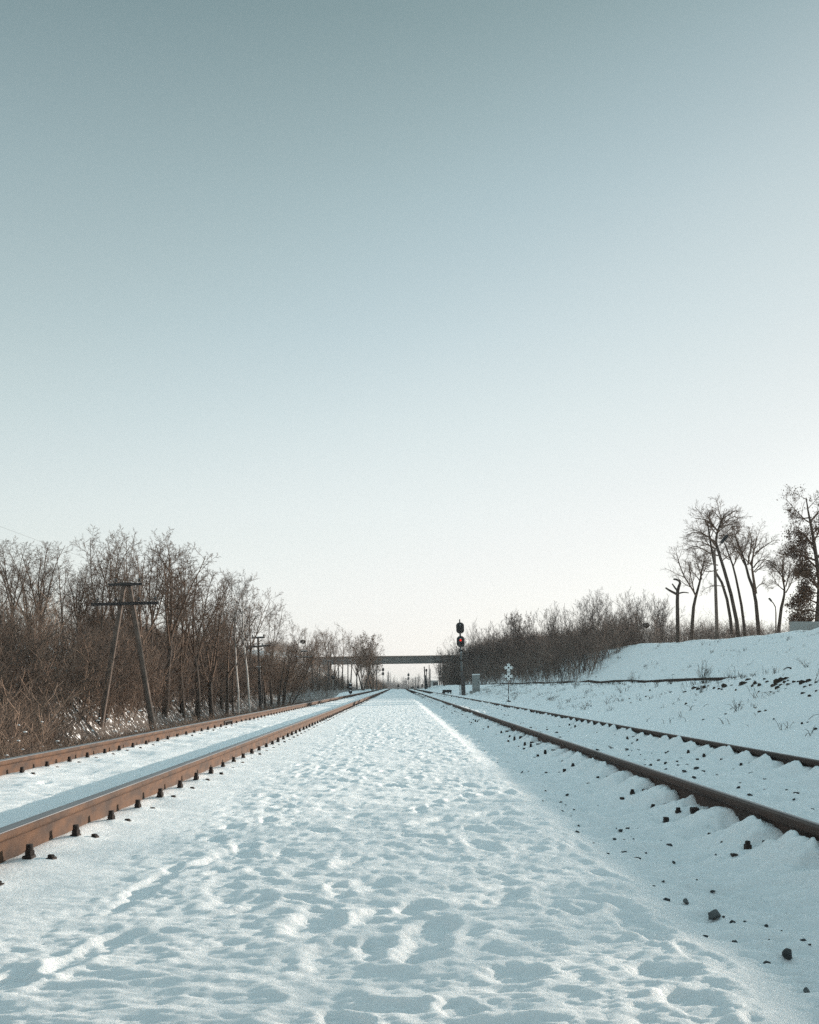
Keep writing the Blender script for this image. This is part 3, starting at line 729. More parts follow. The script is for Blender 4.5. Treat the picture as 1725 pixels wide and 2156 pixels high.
def brush(name, label, spots, mat, seed, lean=.05, girth=1.0):
    """spots: list of (x, y, height)"""
    prot = stem_protos(seed, 26, lean)
    r = np.random.RandomState(seed)
    spots = np.array(spots); which = r.randint(0, len(prot), len(spots))
    gz = H(spots[:, 0], spots[:, 1])
    VV = []; QQ = []; TN = []; off = 0
    for k, (V, Q) in enumerate(prot):
        m = which == k
        if not m.any(): continue
        S = spots[m]; n = len(S); a = r.uniform(0, 2 * PI, n)
        ca, sa = np.cos(a), np.sin(a); h = S[:, 2]; w = h * r.uniform(.75, 1.15, n)
        x = (V[None, :, 0] * ca[:, None] - V[None, :, 1] * sa[:, None]) * w[:, None] + S[:, 0:1]
        y = (V[None, :, 0] * sa[:, None] + V[None, :, 1] * ca[:, None]) * w[:, None] + S[:, 1:2]
        z = V[None, :, 2] * h[:, None] + gz[m][:, None]
        TN.append(np.repeat(r.uniform(0, 1, n), len(V)))
        VV.append(np.stack([x, y, z], axis=-1).reshape(-1, 3))
        QQ.append((Q[None] + off + (np.arange(n) * len(V))[:, None, None]).reshape(-1, 4)); off += n * len(V)
    me = mesh_np(name, np.concatenate(VV), np.concatenate(QQ), True)
    at = me.attributes.new('tone', 'FLOAT', 'POINT'); at.data.foreach_set('value', np.concatenate(TN).astype(np.float32))
    o = obj_me(name, me, mat); tag(o, label, 'brushwood', kind='stuff')
    return o
rb = random.Random(31)
def left_spots():
    out = []
    while len(out) < 3900:
        Y = rb.uniform(11, 120); x = rb.uniform(-34, -5.2)
        if x / Y < -0.46 or x / Y > -0.085: continue
        if x > -6.2 and Y > 60: continue
        if rb.random() > min(1.0, 900 / (Y * Y) + .25): continue
        d = VX + x / Y * F
        topz = Z_at(sil(d) + 85, Y) ; g = H1(x, Y)
        if x > -12: h = rb.uniform(1.3, 3.0) * (0.8 if x > -7.5 else 1.0)
        else: h = rb.uniform(1.8, 4.2)
        if x > -7.5: h = min(h, .9 + (-5.2 - x) * .5)
        elif d < 195 and x < -13 and rb.random() < (.82 if x < -15 else .5): continue
        elif x < -15 and rb.random() < .3: continue
        if x > -12.6 and d > 105:
            h = min(h, CZ - .61 * abs(x) / 3.265 + .25 - H1(x, Y))
            if h < .2: continue
        h = min(h, max(.7, topz - g))
        out.append((x, Y, h))
    for k in range(2400):
        Y = 30 + 100 * rb.random() ** 1.3; x = rb.uniform(-16.0, -12.7); d = VX + x / Y * F
        if d < 195 and rb.random() < .75: continue
        if -40 < d < 640: out.append((x, Y, rb.uniform(1.0, 2.6)))
    for k in range(2600):
        Y = rb.uniform(44, 128); x = rb.uniform(-24, -13.0); d = VX + x / Y * F
        if 190 < d < 640: out.append((x, Y, min(rb.uniform(1.6, 3.8), max(.8, Z_at(sil(d) + 70, Y) - H1(x, Y)))))
    for k in range(2300):
        Y = 25 + 70 * rb.random() ** 1.3; x = rb.uniform(-12.8, -6.8); d = VX + x / Y * F
        if 150 < d < 640:
            h = min(rb.uniform(.45, .95), CZ - .61 * abs(x) / 3.265 + .22 - H1(x, Y))
            if h > .2: out.append((x, Y, h))
    return out
brush('undergrowth', 'dense brown leafless undergrowth filling the wood left of the tracks', left_spots(), M['brush'], 500, .06)
def snow_tufts():
    r = random.Random(9); bm = bmesh.new(); bmesh.ops.create_icosphere(bm, subdivisions=1, radius=1.0)
    V0 = np.array([v.co[:] for v in bm.verts]); T0 = np.array([[v.index for v in f.verts] for f in bm.faces]); bm.free()
    VV = []; TT = []
    for k in range(1000):
        Y = 12 + 60 * r.random() ** 1.6; x = r.uniform(-15, -6.2)
        if not -0.45 < x / Y < -.12: continue
        s_ = r.uniform(.010, .034); h = r.uniform(.1, .9) if x > -12.6 and Y > 34 else r.uniform(.15, 1.9)
        V = V0 * np.array([s_ * r.uniform(.8, 2.0), s_ * r.uniform(.8, 1.6), s_ * .55]) + np.array([r.uniform(-.01, .01) for _ in range(3)])
        VV.append(V + np.array([x, Y, H1(x, Y) + h])); TT.append(T0 + len(V0) * len(TT))
    o = obj_me('snow_tufts', mesh_np('snow_tufts', np.concatenate(VV), None, True, np.concatenate(TT)), M['snowcap'])
    tag(o, 'small lumps of snow caught in the twigs of the undergrowth', 'snow', kind='stuff')
snow_tufts()
def left_far_spots():
    out = []
    while len(out) < 1000:
        Y = rb.uniform(100, 232); x = rb.uniform(-34, -6.0)
        d = VX + x / Y * F
        if d < 560: continue
        if x > -7.5 and Y < 190: continue
        if x > -12.3 and Y < 215 and rb.random() < .6: continue
        g = H1(x, Y); h = rb.uniform(1.4, 3.6) if x < -11 else rb.uniform(.6, 1.8)
        out.append((x, Y, h))
    return out
brush('undergrowth', 'far brown undergrowth on the slope before the left end of the bridge', left_far_spots(), M['brush'], 560, .03)
def right_spots():
    out = []
    while len(out) < 3500:
        Y = rb.uniform(66, 236); x = rb.uniform(12.2, 34)
        d = VX + x / Y * F
        if d > 1335 or d < 935: continue
        if Y < 66 + 1.8 * min(max(0, x - 12.5), 6): continue
        tops = np.interp(d, [935, 950, 1000, 1080, 1170, 1250, 1310, 1340], [1378, 1356, 1326, 1308, 1284, 1262, 1255, 1262])
        g = H1(x, Y); h = min(rb.uniform(1.8, 4.3), max(.8, Z_at(tops, Y) - g + rb.uniform(-.6, .2)))
        out.append((x, Y, h))
    for k in range(420):
        Y = rb.uniform(185, 240); d = rb.uniform(934, 990); x = X_at(d, Y); g = H1(x, Y)
        tops = np.interp(d, [934, 950, 990], [1384, 1362, 1340]); out.append((x, Y, min(rb.uniform(2.5, 6.0), max(1.0, Z_at(tops, Y) - g))))
    return out
brush('thicket', 'dense dark leafless thicket covering the right bank from ledge to bridge', right_spots(), M['brush_dark'], 620, 0)
def crest_spots():
    out = []
    while len(out) < 700:
        Y = rb.uniform(48, 95); x = rb.uniform(18.8, 34)
        d = VX + x / Y * F
        if d < 1290 or d > 1760: continue
        den = np.interp(d, [1300, 1400, 1480, 1560, 1620, 1700], [1, 1, .9, .8, .6, .6])
        if rb.random() > den: continue
        if d > 1390 and Y < 68 and rb.random() < .8: continue
        top = np.interp(d, [1300, 1340, 1400, 1440, 1500, 1560, 1640, 1725], [1258, 1272, 1278, 1290, 1300, 1300, 1312, 1305])
        g = H1(x, Y); h = min(rb.uniform(.7, 2.6), max(.5, Z_at(top, Y) - g + rb.uniform(-.5, .5)))
        out.append((x, Y, h))
    for k in range(170): out.append((rb.uniform(18.0, 20.6), rb.uniform(11, 21), rb.uniform(.35, .9)))  # unseen scrub on the near crest, added to dapple the foreground with shade
    return out
brush('scrub', 'low dark leafless scrub along the top of the right bank below the trees', crest_spots(), M['brush_dark'], 680, 0)

# single shrubs that break the skyline of the right thicket
SG = 'tall shrubs on the skyline of the right thicket'
for (dx, ty, Y) in [(938, 1374, 228), (944, 1364, 222), (951, 1358, 226), (956, 1352, 212), (964, 1344, 204), (972, 1342, 196), (985, 1336, 185), (1005, 1318, 165), (1030, 1316, 150), (1052, 1306, 140), (1074, 1298, 130), (1100, 1302, 122), (1128, 1296, 115), (1150, 1288, 110), (1172, 1274, 106), (1200, 1284, 102), (1222, 1266, 98), (1246, 1250, 95), (1272, 1262, 92), (1296, 1250, 90), (1318, 1244, 86), (1336, 1252, 84), (1356, 1250, 82), (1378, 1256, 80), (1398, 1270, 78)]:
    tree_px('shrub', ['shrub_a', 'shrub_b', 'shrub_c'][rnd.randrange(3)], dx, ty, Y, 'tall leafless shrub breaking the skyline of the thicket on the right bank', 'shrub', SG, rz=rnd.uniform(0, 6.2), wide=rnd.uniform(.7, 1.0), mats=('bark', 'brush_dark', 'leaf_brown'))
tree_px('bare_tree', 'tall_a', 1246, 1243, 96, 'small bare tree with a pointed top rising highest from the right thicket', 'tree', rz=1, wide=.8, mats=('bark', 'brush_dark', 'leaf_brown'))
tree_px('bare_tree', 'leafy', 1092, 1290, 128, 'small tree with a few dead leaves leaning left out of the thicket', 'tree', rz=3.2, wide=.8, mats=('bark', 'brush_dark', 'leaf_brown'))
# nests
for (dx, dy, Y, lab) in [(638, 1351, 98, 'dark round nest in the many stemmed tree left of the bridge'), (1361, 1317, 82, 'dark round nest in the bare bushes at the right end of the thicket')]:
    b = MB(); p = P(dx, dy, Y)
    T = Tubes(); rn = random.Random(int(dx))
    for k in range(160):
        q = rvec(rn); tdir = q.cross(rvec(rn)).normalized(); c = Vector((q.x * .26, q.y * .26, q.z * .19)) * rn.uniform(.75, 1.05)
        T.add([tuple(c - tdir * .13), tuple(c * 1.08), tuple(c + tdir * .13)], [.008, .014, .006], 3)
    o = obj_me('nest', T.mesh('nest'), M['bark']); o.location = p; tag(o, lab, 'nest')

# ------------------------------------------------------------------ telegraph poles
INS = [(.03, 0), (.085, .0), (.088, .03), (.05, .045), (.045, .07), (.07, .075), (.072, .10), (.04, .13), (.025, .155)]
def insulator(b, p, s=1.0):
    b.cyl(p, (p[0], p[1], p[2] + .10 * s), .016 * s, .014 * s, 8)
    b.lathe([(r * s, z * s) for r, z in INS], (p[0], p[1], p[2] + .05 * s), 12)
WIRE_PTS = {k: [] for k in range(6)}
def rel(dx, dy, Y, base): return P(dx, dy, Y) - base
# A-shaped pole
def a_pole():
    Y = 41.5; base = Vector((X_at(265, Y), Y, H1(X_at(265, Y), Y)))
    t = empty('utility_pole', base, 'big A shaped telegraph pole of two leaning legs with two dark crossarms', 'utility pole')
    for (bx, by, tx, ty) in ((203, 1572, 261, 1234), (329, 1566, 273, 1234)):
        a = rel(bx, by, Y, base); a.z = min(a.z, -.1); b_ = rel(tx, ty, Y, base)
        d = (a - b_).normalized(); a = a + d * .25
        m = MB(); m.cyl(a, b_, .145, .095, 16); m.build('leg', M['concrete_pole'], t, True)
    for (x0, x1, y0, y1, th, ins) in ((195, 337, 1273.5, 1270, .125, (208.6, 246.2, 294.5, 329.6)), (231, 302.5, 1232, 1230.5, .105, (247.6, 296.4))):
        a = rel(x0, y0, Y, base); b_ = rel(x1, y1, Y, base); off = Vector((0, -.17, 0)); a += off; b_ += off
        d = b_ - a; ang = math.atan2(d.z, d.x)
        m = MB(); m.box((a + b_) / 2, (d.length, .10, th), Matrix.Rotation(-ang, 3, 'Y'), .008)
        arm = m.build('crossarm', M['arm'], t)
        for q in ins:
            f = (q - x0) / (x1 - x0); p = a.lerp(b_, f) + Vector((0, 0, th / 2 - .01))
            m = MB(); insulator(m, p, 1.05); m.build('insulator', M['glass_ins'], arm, True)
            WIRE_PTS[len([1 for k in range(6) if WIRE_PTS[k]])].append(base + p + Vector((0, 0, .2)))
    m = MB(); m.box(rel(267, 1232, Y, base) + Vector((0, 0, .03)), (.55, .30, .14), bevel=.02); m.build('apex_block', M['arm'], t)
a_pole()
def line_pole(base_px, top_px, Y, arms, label, rb_, rt, mat='wood', extra=None, braces=False):
    base = P(base_px[0], base_px[1], Y); g = H1(base.x, Y); base.z = g
    t = empty('utility_pole', base, label, 'utility pole')
    top = rel(top_px[0], top_px[1] - 2, Y, base)
    m = MB(); m.cyl((0, 0, -.3), top, rb_, rt, 14); m.build('pole', M[mat], t, True)
    k = 0
    for (x0, x1, y0, y1, th, ins) in arms:
        a = rel(x0, y0, Y, base); b_ = rel(x1, y1, Y, base); off = Vector((0, -rt - .05, 0)); a += off; b_ += off
        d = b_ - a; ang = math.atan2(d.z, d.x)
        m = MB(); m.box((a + b_) / 2, (d.length, .10, th), Matrix.Rotation(-ang, 3, 'Y'), .008)
        if braces:
            mid = (a + b_) / 2
            m.cyl(a.lerp(b_, .86), mid + Vector((0, .02, -.42)), .018, .018, 6)
        arm = m.build('crossarm', M['arm'], t)
        m = MB(); m.box((a + b_) / 2 + Vector((0, 0, th / 2 + .012)), (d.length * .92, .085, .03), Matrix.Rotation(-ang, 3, 'Y'), .01); m.build('snow_strip', M['snowcap'], arm)
        for q in ins:
            f = (q - x0) / (x1 - x0); p = a.lerp(b_, f) + Vector((0, 0, th / 2 - .01))
            m = MB(); insulator(m, p, 1.0); m.build('insulator', M['glass_ins'], arm, True)
            if k in WIRE_PTS and len(ins) > 1: WIRE_PTS[k].append(base + p + Vector((0, 0, .19)))
            k += 1
    if extra: extra(t, base, Y)
    return t
def bracket(t, base, Y):
    m = MB()
    for (x0, y0, x1, y1) in ((532, 1395.5, 562, 1391.5), (537, 1407, 556, 1404.5), (537, 1388, 537.4, 1415), (555, 1387, 555.6, 1406)):
        m.cyl(rel(x0, y0, Y, base) + Vector((0, -.2, 0)), rel(x1, y1, Y, base) + Vector((0, -.2, 0)), .022, .022, 6)
    m.box(rel(533, 1391, Y, base) + Vector((0, -.2, 0)), (.12, .1, .12)); m.box(rel(556, 1388, Y, base) + Vector((0, -.2, 0)), (.1, .1, .12))
    br = m.build('bracket', M['iron'], t)
    m = MB(); m.box(rel(547, 1409, Y, base) + Vector((0, -.25, 0)), (.22, .2, .5), bevel=.02)
    bx = m.build('terminal_box', M['grey_paint'], t)
    m = MB(); m.box(rel(546, 1404.5, Y, base) + Vector((0, -.26, .02)), (.34, .26, .08), bevel=.035); m.build('snow_strip', M['snowcap'], bx)
    m = MB(); m.cyl(rel(551, 1440, Y, base) + Vector((.08, -.02, 0)), rel(553.5, 1482, Y, base), .05, .055, 8); m.build('prop', M['wood'], t)
line_pole((549.4, 1491.8), (543.5, 1342.8), 82, [(530.3, 558.5, 1343.4, 1342.4, .13, (532.3, 556)), (515.7, 572.6, 1364, 1358.8, .13, (517.5, 535, 553, 570.8))],
          'dark telegraph pole leaning slightly, with two crossarms and a bracket halfway up', .15, .085, 'wood', bracket, True)
line_pole((640.8, 1476.6), (640.8, 1370.3), 121.8, [(633.4, 648.2, 1371.5, 1371.5, .12, (634.5, 647)), (621.6, 658.7, 1383.6, 1383.6, .12, (623, 634, 648, 657.5))],
          'slim straight telegraph pole with two crossarms, third from the left', .125, .085, 'concrete_pole')
line_pole((692.7, 1467), (692.7, 1392), 165, [(686.5, 698, 1392.5, 1392.5, .14, (687.2, 697.5))], 'short telegraph pole with one small crossarm left of the H shaped pole', .13, .09, 'wood')
line_pole((793.4, 1449), (793.4, 1400), 236, [(783, 800, 1399.5, 1399, .16, ())], 'far telegraph pole with one crossarm just before the bridge gap', .13, .10, 'wood')
def h_pole():
    Y = 205; base = Vector((X_at(723, Y), Y, H1(X_at(723, Y), Y)))
    t = empty('utility_pole', base, 'H shaped telegraph pole with two legs and a snowy crossbar', 'utility pole')
    for dx in (713.1, 732.9):
        m = MB(); m.cyl((rel(dx, 1470, Y, base).x, 0, -.4), rel(dx, 1391, Y, base), .14, .10, 10); m.build('leg', M['wood'], t, True)
    m = MB(); a = rel(710.6, 1391.5, Y, base); b_ = rel(739.7, 1391, Y, base); m.box((a + b_) / 2 + Vector((0, -.14, 0)), ((b_ - a).length, .12, .16), bevel=.01); arm = m.build('crossarm', M['arm'], t)
    m = MB(); m.box((a + b_) / 2 + Vector((0, -.14, .105)), ((b_ - a).length * .98, .11, .07), bevel=.02); m.build('snow_strip', M['snowcap'], arm)
h_pole()
def post(dx0, dy0, dx1, dy1, Y, r, label, group=None, mat='wood', stub=None, knob=False):
    b = P(dx0, dy0, Y); g = H1(b.x, Y); base = Vector((b.x, Y, min(g, b.z)))
    top = P(dx1, dy1, Y) - base
    if stub or knob:
        t = empty('wooden_post', base, label, 'post', group)
        m = MB(); m.cyl((0, 0, -.3), top, r, r * .7, 8); m.build('pole', M[mat], t, True)
        if stub:
            m = MB(); m.cyl((.02, -r, -.3), top * stub + Vector((.02, -r, 0)), r * 1.6, r * 1.3, 8); m.build('stub', M['black'], t, True)
        if knob:
            m = MB(); m.sph(top + Vector((0, 0, -.25)), r * 1.9, 8, (1, 1, 1.5)); m.box(top + Vector((-.15, 0, -.2)), (.3, .12, .12)); m.build('fitting', M['iron'], t, True)
        return t
    m = MB(); m.cyl((0, 0, -.3), top * .5, r, r * .85, 8); m.cyl(top * .5, top, r * .85, r * .65, 8)
    o = m.build('wooden_post', M[mat], None, True); o.location = base; tag(o, label, 'post', group); return o
post(739, 1452, 742, 1386, 215, .09, 'thin leaning pole just right of the H shaped pole')
post(897, 1449.4, 893.5, 1403.6, 206, .16, 'leaning post propped by a black stub, leftmost of the posts right of the track', mat='wood', stub=.62)
post(900.3, 1446.5, 898, 1409, 214, .12, 'slightly leaning post with a dark fitting at its top', knob=True)
post(903.5, 1446, 903.9, 1399.8, 225, .11, 'tall plain post before the small hut, left one of the close pair')
post(905.8, 1446, 906, 1408, 228, .13, 'shorter thick post before the small hut, right one of the close pair')
post(929, 1441.5, 927.2, 1393, 236, .15, 'tall brown post under the bridge touching the edge of the thicket')
PG = 'far thin posts beyond the bridge'
for (dx, ty, Y) in [(868.5, 1428.6, 420), (871.4, 1428, 440), (874.2, 1427, 410), (875.8, 1424, 400), (880.5, 1420, 380), (882.5, 1417, 360)]:
    post(dx, 1449, dx, ty, Y, .11, 'thin far post standing beyond the bridge right of the track', PG)
def lamp_post_far():
    Y = 238; b = P(925.7, 1441.5, Y); base = Vector((b.x, Y, H1(b.x, Y)))
    t = empty('street_lamp', base, 'tall brown lamp post under the bridge with its lamp hanging left', 'street lamp')
    top = P(924.4, 1393, Y) - base
    m = MB(); m.cyl((0, 0, -.3), top, .14, .10, 8); m.build('pole', M['wood'], t, True)
    m = MB(); m.cyl(top * .8, P(923, 1404, Y) - base, .03, .03, 6); m.build('arm', M['iron'], t)
    m = MB(); m.box(P(922.4, 1407, Y) - base, (.18, .2, .42), Matrix.Rotation(.5, 3, 'Y'), .05); m.build('lamp_head', M['iron'], t)
lamp_post_far()
# wires through the insulators
def wires():
    for k, pts in WIRE_PTS.items():
        if len(pts) < 2: continue
        p0 = pts[0]
        start = Vector((p0.x + .1, 15.0, p0.z - .35))
        chain = [start] + pts
        T = Tubes(); line = []
        for i, (a, b_) in enumerate(zip(chain, chain[1:])):
            sag = .0 if i == 0 else .45
            for s in range(12):
                f = s / 12; q = a.lerp(b_, f); q.z -= sag * 4 * f * (1 - f); line.append(tuple(q))
        line.append(tuple(chain[-1]))
        T.add(line, [.0026] * len(line), 4)
        o = obj_me('telegraph_wire', T.mesh('telegraph_wire'), M['wire'])
        tag(o, 'thin dark wire strung along the insulators of the telegraph poles', 'wire', 'telegraph wires left of the tracks')
wires()

# ------------------------------------------------------------------ signals
def stadium(w, h, n=10):
    pts = []; r = w / 2; s = h / 2 - r
    for k in range(n + 1): a = PI * k / n; pts.append((r * math.cos(a), s + r * math.sin(a)))
    for k in range(n + 1): a = PI + PI * k / n; pts.append((r * math.cos(a), -s + r * math.sin(a)))
    return pts
def octo(w, h, c):
    return [(w/2, -h/2 + c), (w/2, h/2 - c), (w/2 - c*.45, h/2 - c*.3), (w/2 - c, h/2), (-w/2 + c, h/2), (-w/2 + c*.45, h/2 - c*.3), (-w/2, h/2 - c), (-w/2, -h/2 + c), (-w/2 + c*.45, -h/2 + c*.3), (-w/2 + c, -h/2), (w/2 - c, -h/2), (w/2 - c*.45, -h/2 + c*.3)]
def hood(b, c, r, L, snow=False):
    """half-cylinder visor over a lens, opening down, pointing at -y"""
    n = 10; rings = []
    for (rr, y) in ((r, 0), (r * .96, -L), (r * .88, -L), (r * .88, 0)):
        rings.append([b.bm.verts.new((c[0] + rr * math.cos(a), c[1] + y, c[2] + rr * math.sin(a))) for a in [(-.1 + (PI + .2) * k / n) for k in range(n + 1)]])
    for A, B in zip(rings, rings[1:]):
        for k in range(n): b.bm.faces.new((A[k], A[k + 1], B[k + 1], B[k]))
def big_signal(base, lean, label, scale=1.0, lit=True, detail=True, third=True, group=None):
    t = empty('railway_signal', base, label, 'railway signal', group)
    t.scale = (scale,) * 3; t.rotation_euler = (0, lean, 0)
    # measured in metres for a signal about 5.6 m high
    m = MB(); m.cyl((0, 0, .9), (0, 0, 5.42), .085, .065, 14); m.cyl((0, 0, 5.35), (0, 0, 5.62), .05, .05, 10)
    m.build('mast', M['grey_paint'] if detail else M['black'], t, True)
    m = MB(); m.box((.06, 0, .35), (.30, .26, 2.0), bevel=.015); m.box((.06, 0, 1.45), (.20, .20, .3), bevel=.03); m.build('mast_base', M['cabinet'] if False else M['wood'], t)
    if detail:
        m = MB()
        for xx in (-.22, -.16): m.cyl((xx, -.1, -.3), (xx, -.1, 1.55), .014, .014, 6)
        for k in range(5): m.cyl((-.22, -.1, .1 + k * .32), (-.16, -.1, .1 + k * .32), .010, .010, 6)
        m.build('ladder', M['iron'], t)
        m = MB(); m.box((.0, -.12, 3.06), (.16, .12, .22), bevel=.02); bx = m.build('number_box', M['grey_paint'], t)
        m = MB(); m.sph((0, -.13, 3.2), .08, 10, (1, 1, .6)); m.build('snow_strip', M['snowcap'], bx, True)
        m = MB(); m.box((0, 0, 2.6), (.24, .22, .08), bevel=.02); m.box((0, 0, 1.75), (.24, .22, .06), bevel=.02); m.build('clamp', M['iron'], t)
    for i, (cz, lens_mat) in enumerate(((4.97, 'lens'), (3.93 + .04, 'red' if lit else 'lens'))):
        m = MB(); m.prism([(x, cz + z) for x, z in octo(.58, .80, .17)], -.17, -.13)
        hd = m.build('signal_head', M['black'], t)
        m = MB(); m.prism([(x * 1.0, cz + z) for x, z in octo(.36, .58, .10)], -.129, .12); m.build('housing', M['black'], hd)
        for q, (dz, ml) in enumerate(((.10, lens_mat), (-.17, 'lens'))):
            m = MB(); m.lathe([(.075, 0), (.075, .012), (.06, .026), (.03, .036)], (0, -.171, cz + dz), 16, Matrix.Rotation(PI / 2, 3, 'X')); m.build('lens', M[ml], hd, True)
            m = MB(); hood(m, (0, -.171, cz + dz), .105, .24); m.build('hood', M['black'], hd, True)
            if q == 0:
                m = MB(); m.lathe([(.02, 0), (.07, .004), (.06, .02), (.02, .03)], (0, -.26, cz + dz + .103), 10); m.build('snow_cap', M['snowcap'], hd, True)
    if third:
        m = MB(); m.lathe([(.15, -.17), (.15, -.13), (.11, -.12), (.10, .10), (.04, .12)], (0, 0, 3.28), 16, Matrix.Rotation(-PI / 2, 3, 'X') @ Matrix.Rotation(PI, 3, 'Z'))
        hd = m.build('route_lamp', M['black'], t, True)
        m = MB(); hood(m, (0, -.165, 3.28), .12, .22); m.build('hood', M['black'], hd, True)
        m = MB(); m.sph((0, -.25, 3.40), .07, 10, (1, 1, .3)); m.build('snow_cap', M['snowcap'], hd, True)
    return t
xs_, ys_s = X_at(974.5, 78), 78
big_signal(Vector((xs_, ys_s, H1(xs_, ys_s))), math.radians(-2.3), 'black two headed railway signal showing a red light beside the right track', (Z_at(1304, 78) - H1(xs_, ys_s)) / 5.62)
for (dx, Y, top, lab) in [(806.8, 268, 1404.6, 'small far two headed signal left of the track under the bridge'), (860.3, 375, 1416, 'tiny farthest two headed signal right of the vanishing point')]:
    x = X_at(dx, Y); g = H1(x, Y); hgt = Z_at(top, Y) - g
    big_signal(Vector((x, Y, g)), 0, lab, hgt / 5.62, False, False, False)
def dwarf(dx, dy_top, Y, n, label, snowy=True, x=None):
    x = X_at(dx, Y); g = G(x, Y) if Y < 90 else H1(x, Y); base = Vector((x, Y, g)); h = Z_at(dy_top, Y) - g
    t = empty('dwarf_signal', base, label, 'dwarf signal')
    m = MB(); hh = h * .78 if n > 1 else h * .62
    m.prism([(a, h - hh / 2 + b) for a, b in stadium(.27 * h, hh)], -.08, .08); m.box((0, .0, h - hh / 2), (.2 * h, .22, hh * .8), bevel=.03)
    hd = m.build('signal_head', M['black'], t)
    for k in range(n):
        z = h - hh * (k + .5) / n
        m = MB(); hood(m, (0, -.08, z), .10 * h, .2); m.build('hood', M['black'], hd, True)
        m = MB(); m.lathe([(.07 * h, 0), (.06 * h, .02), (.02, .03)], (0, -.081, z), 12, Matrix.Rotation(PI / 2, 3, 'X')); m.build('lens', M['lens'], hd, True)
        if snowy:
            m = MB(); m.sph((0, -.17, z + .10 * h), .085 * h, 8, (1, 1, .4)); m.build('snow_cap', M['snowcap'], hd, True)
    m = MB()
    for s in (-.07, .07): m.cyl((s, 0, -.15), (s * .7, 0, h - hh + .05), .025, .025, 8)
    m.box((0, 0, .0), (.25, .2, .08)); m.build('stand', M['grey_paint'], t)
    return t
dwarf(738.2, 1438.5, 103, 3, 'black dwarf signal with three snow capped lamps left of the left track')
dwarf(838.8, 1440, 200, 1, 'small dark dwarf signal standing on the path between the tracks', False)
dwarf(889, 1440, 205, 1, 'small dark dwarf signal right of the right track beside the leaning posts', False)
post(836.3, 1449, 836.3, 1442, 198, .05, 'thin low dark stake on the path left of the dwarf signal', mat='black')
def relay_box(dx, dy0, dy1, Y, w, label, legs=True):
    x = X_at(dx, Y); base = Vector((x, Y, H1(x, Y))); h = Z_at(dy0, Y) - base.z
    t = empty('relay_box', base, label, 'relay box')
    m = MB(); m.box((0, 0, h * .66), (w, .45, h * .62), bevel=.03); bd = m.build('case', M['black'], t)
    m = MB(); m.box((0, -.02, h * .99), (w * 1.06, .5, .05), bevel=.015); 
    for k in (-.3, .08, .3): m.box((k * w, -.05, h * 1.02), (.12, .2, .06), bevel=.015)
    m.build('lid', M['black'], bd)
    if legs:
        for sx in (-.4, .12, .42):
            m = MB(); m.box((sx * w, -.1, h * .17), (.10 if sx != -.4 else .26, .12, h * .42 + .1), bevel=.01); m.build('leg', M['black'], t)
    return t
relay_box(941.6, 1453.2, 1461, 88, .80, 'black relay box on short legs in the snow left of the signal')
relay_box(868.5, 1446.4, 1449, 228, .80, 'low dark far track box beside the right track, left one of two', False)
relay_box(880.3, 1446.4, 1449, 222, .50, 'low dark far track box beside the right track, right one of two', False)
def cabinet():
    Y = 83; x = X_at(1003, Y); base = Vector((x, Y, H1(x, Y)))
    t = empty('cabinet', base, 'grey upright cabinet with a snow cap right of the signal', 'cabinet'); t.rotation_euler = (0, math.radians(-1.6), .12)
    h = Z_at(1421, Y) - base.z
    m = MB(); m.box((0, 0, h / 2 - .1), (.58, .50, h + .2), bevel=.035); m.build('body', M['cabinet'], t)
    m = MB(); m.box((0, -.252, h * .52), (.46, .012, h * .78), bevel=.004); d = m.build('door', M['cabinet'], t)
    m = MB(); m.box((.16, -.268, h * .52), (.03, .02, .12), bevel=.005); m.build('handle', M['iron'], d)
    m = MB(); m.box((.02, 0, h + .03), (.62, .54, .08), bevel=.03); m.build('snow_cap', M['snowcap'], t)
    m = MB(); m.box((-.1, -.12, .0), (.85, .7, .22), bevel=.06); m.build('plinth', M['cabinet'], t)
cabinet()
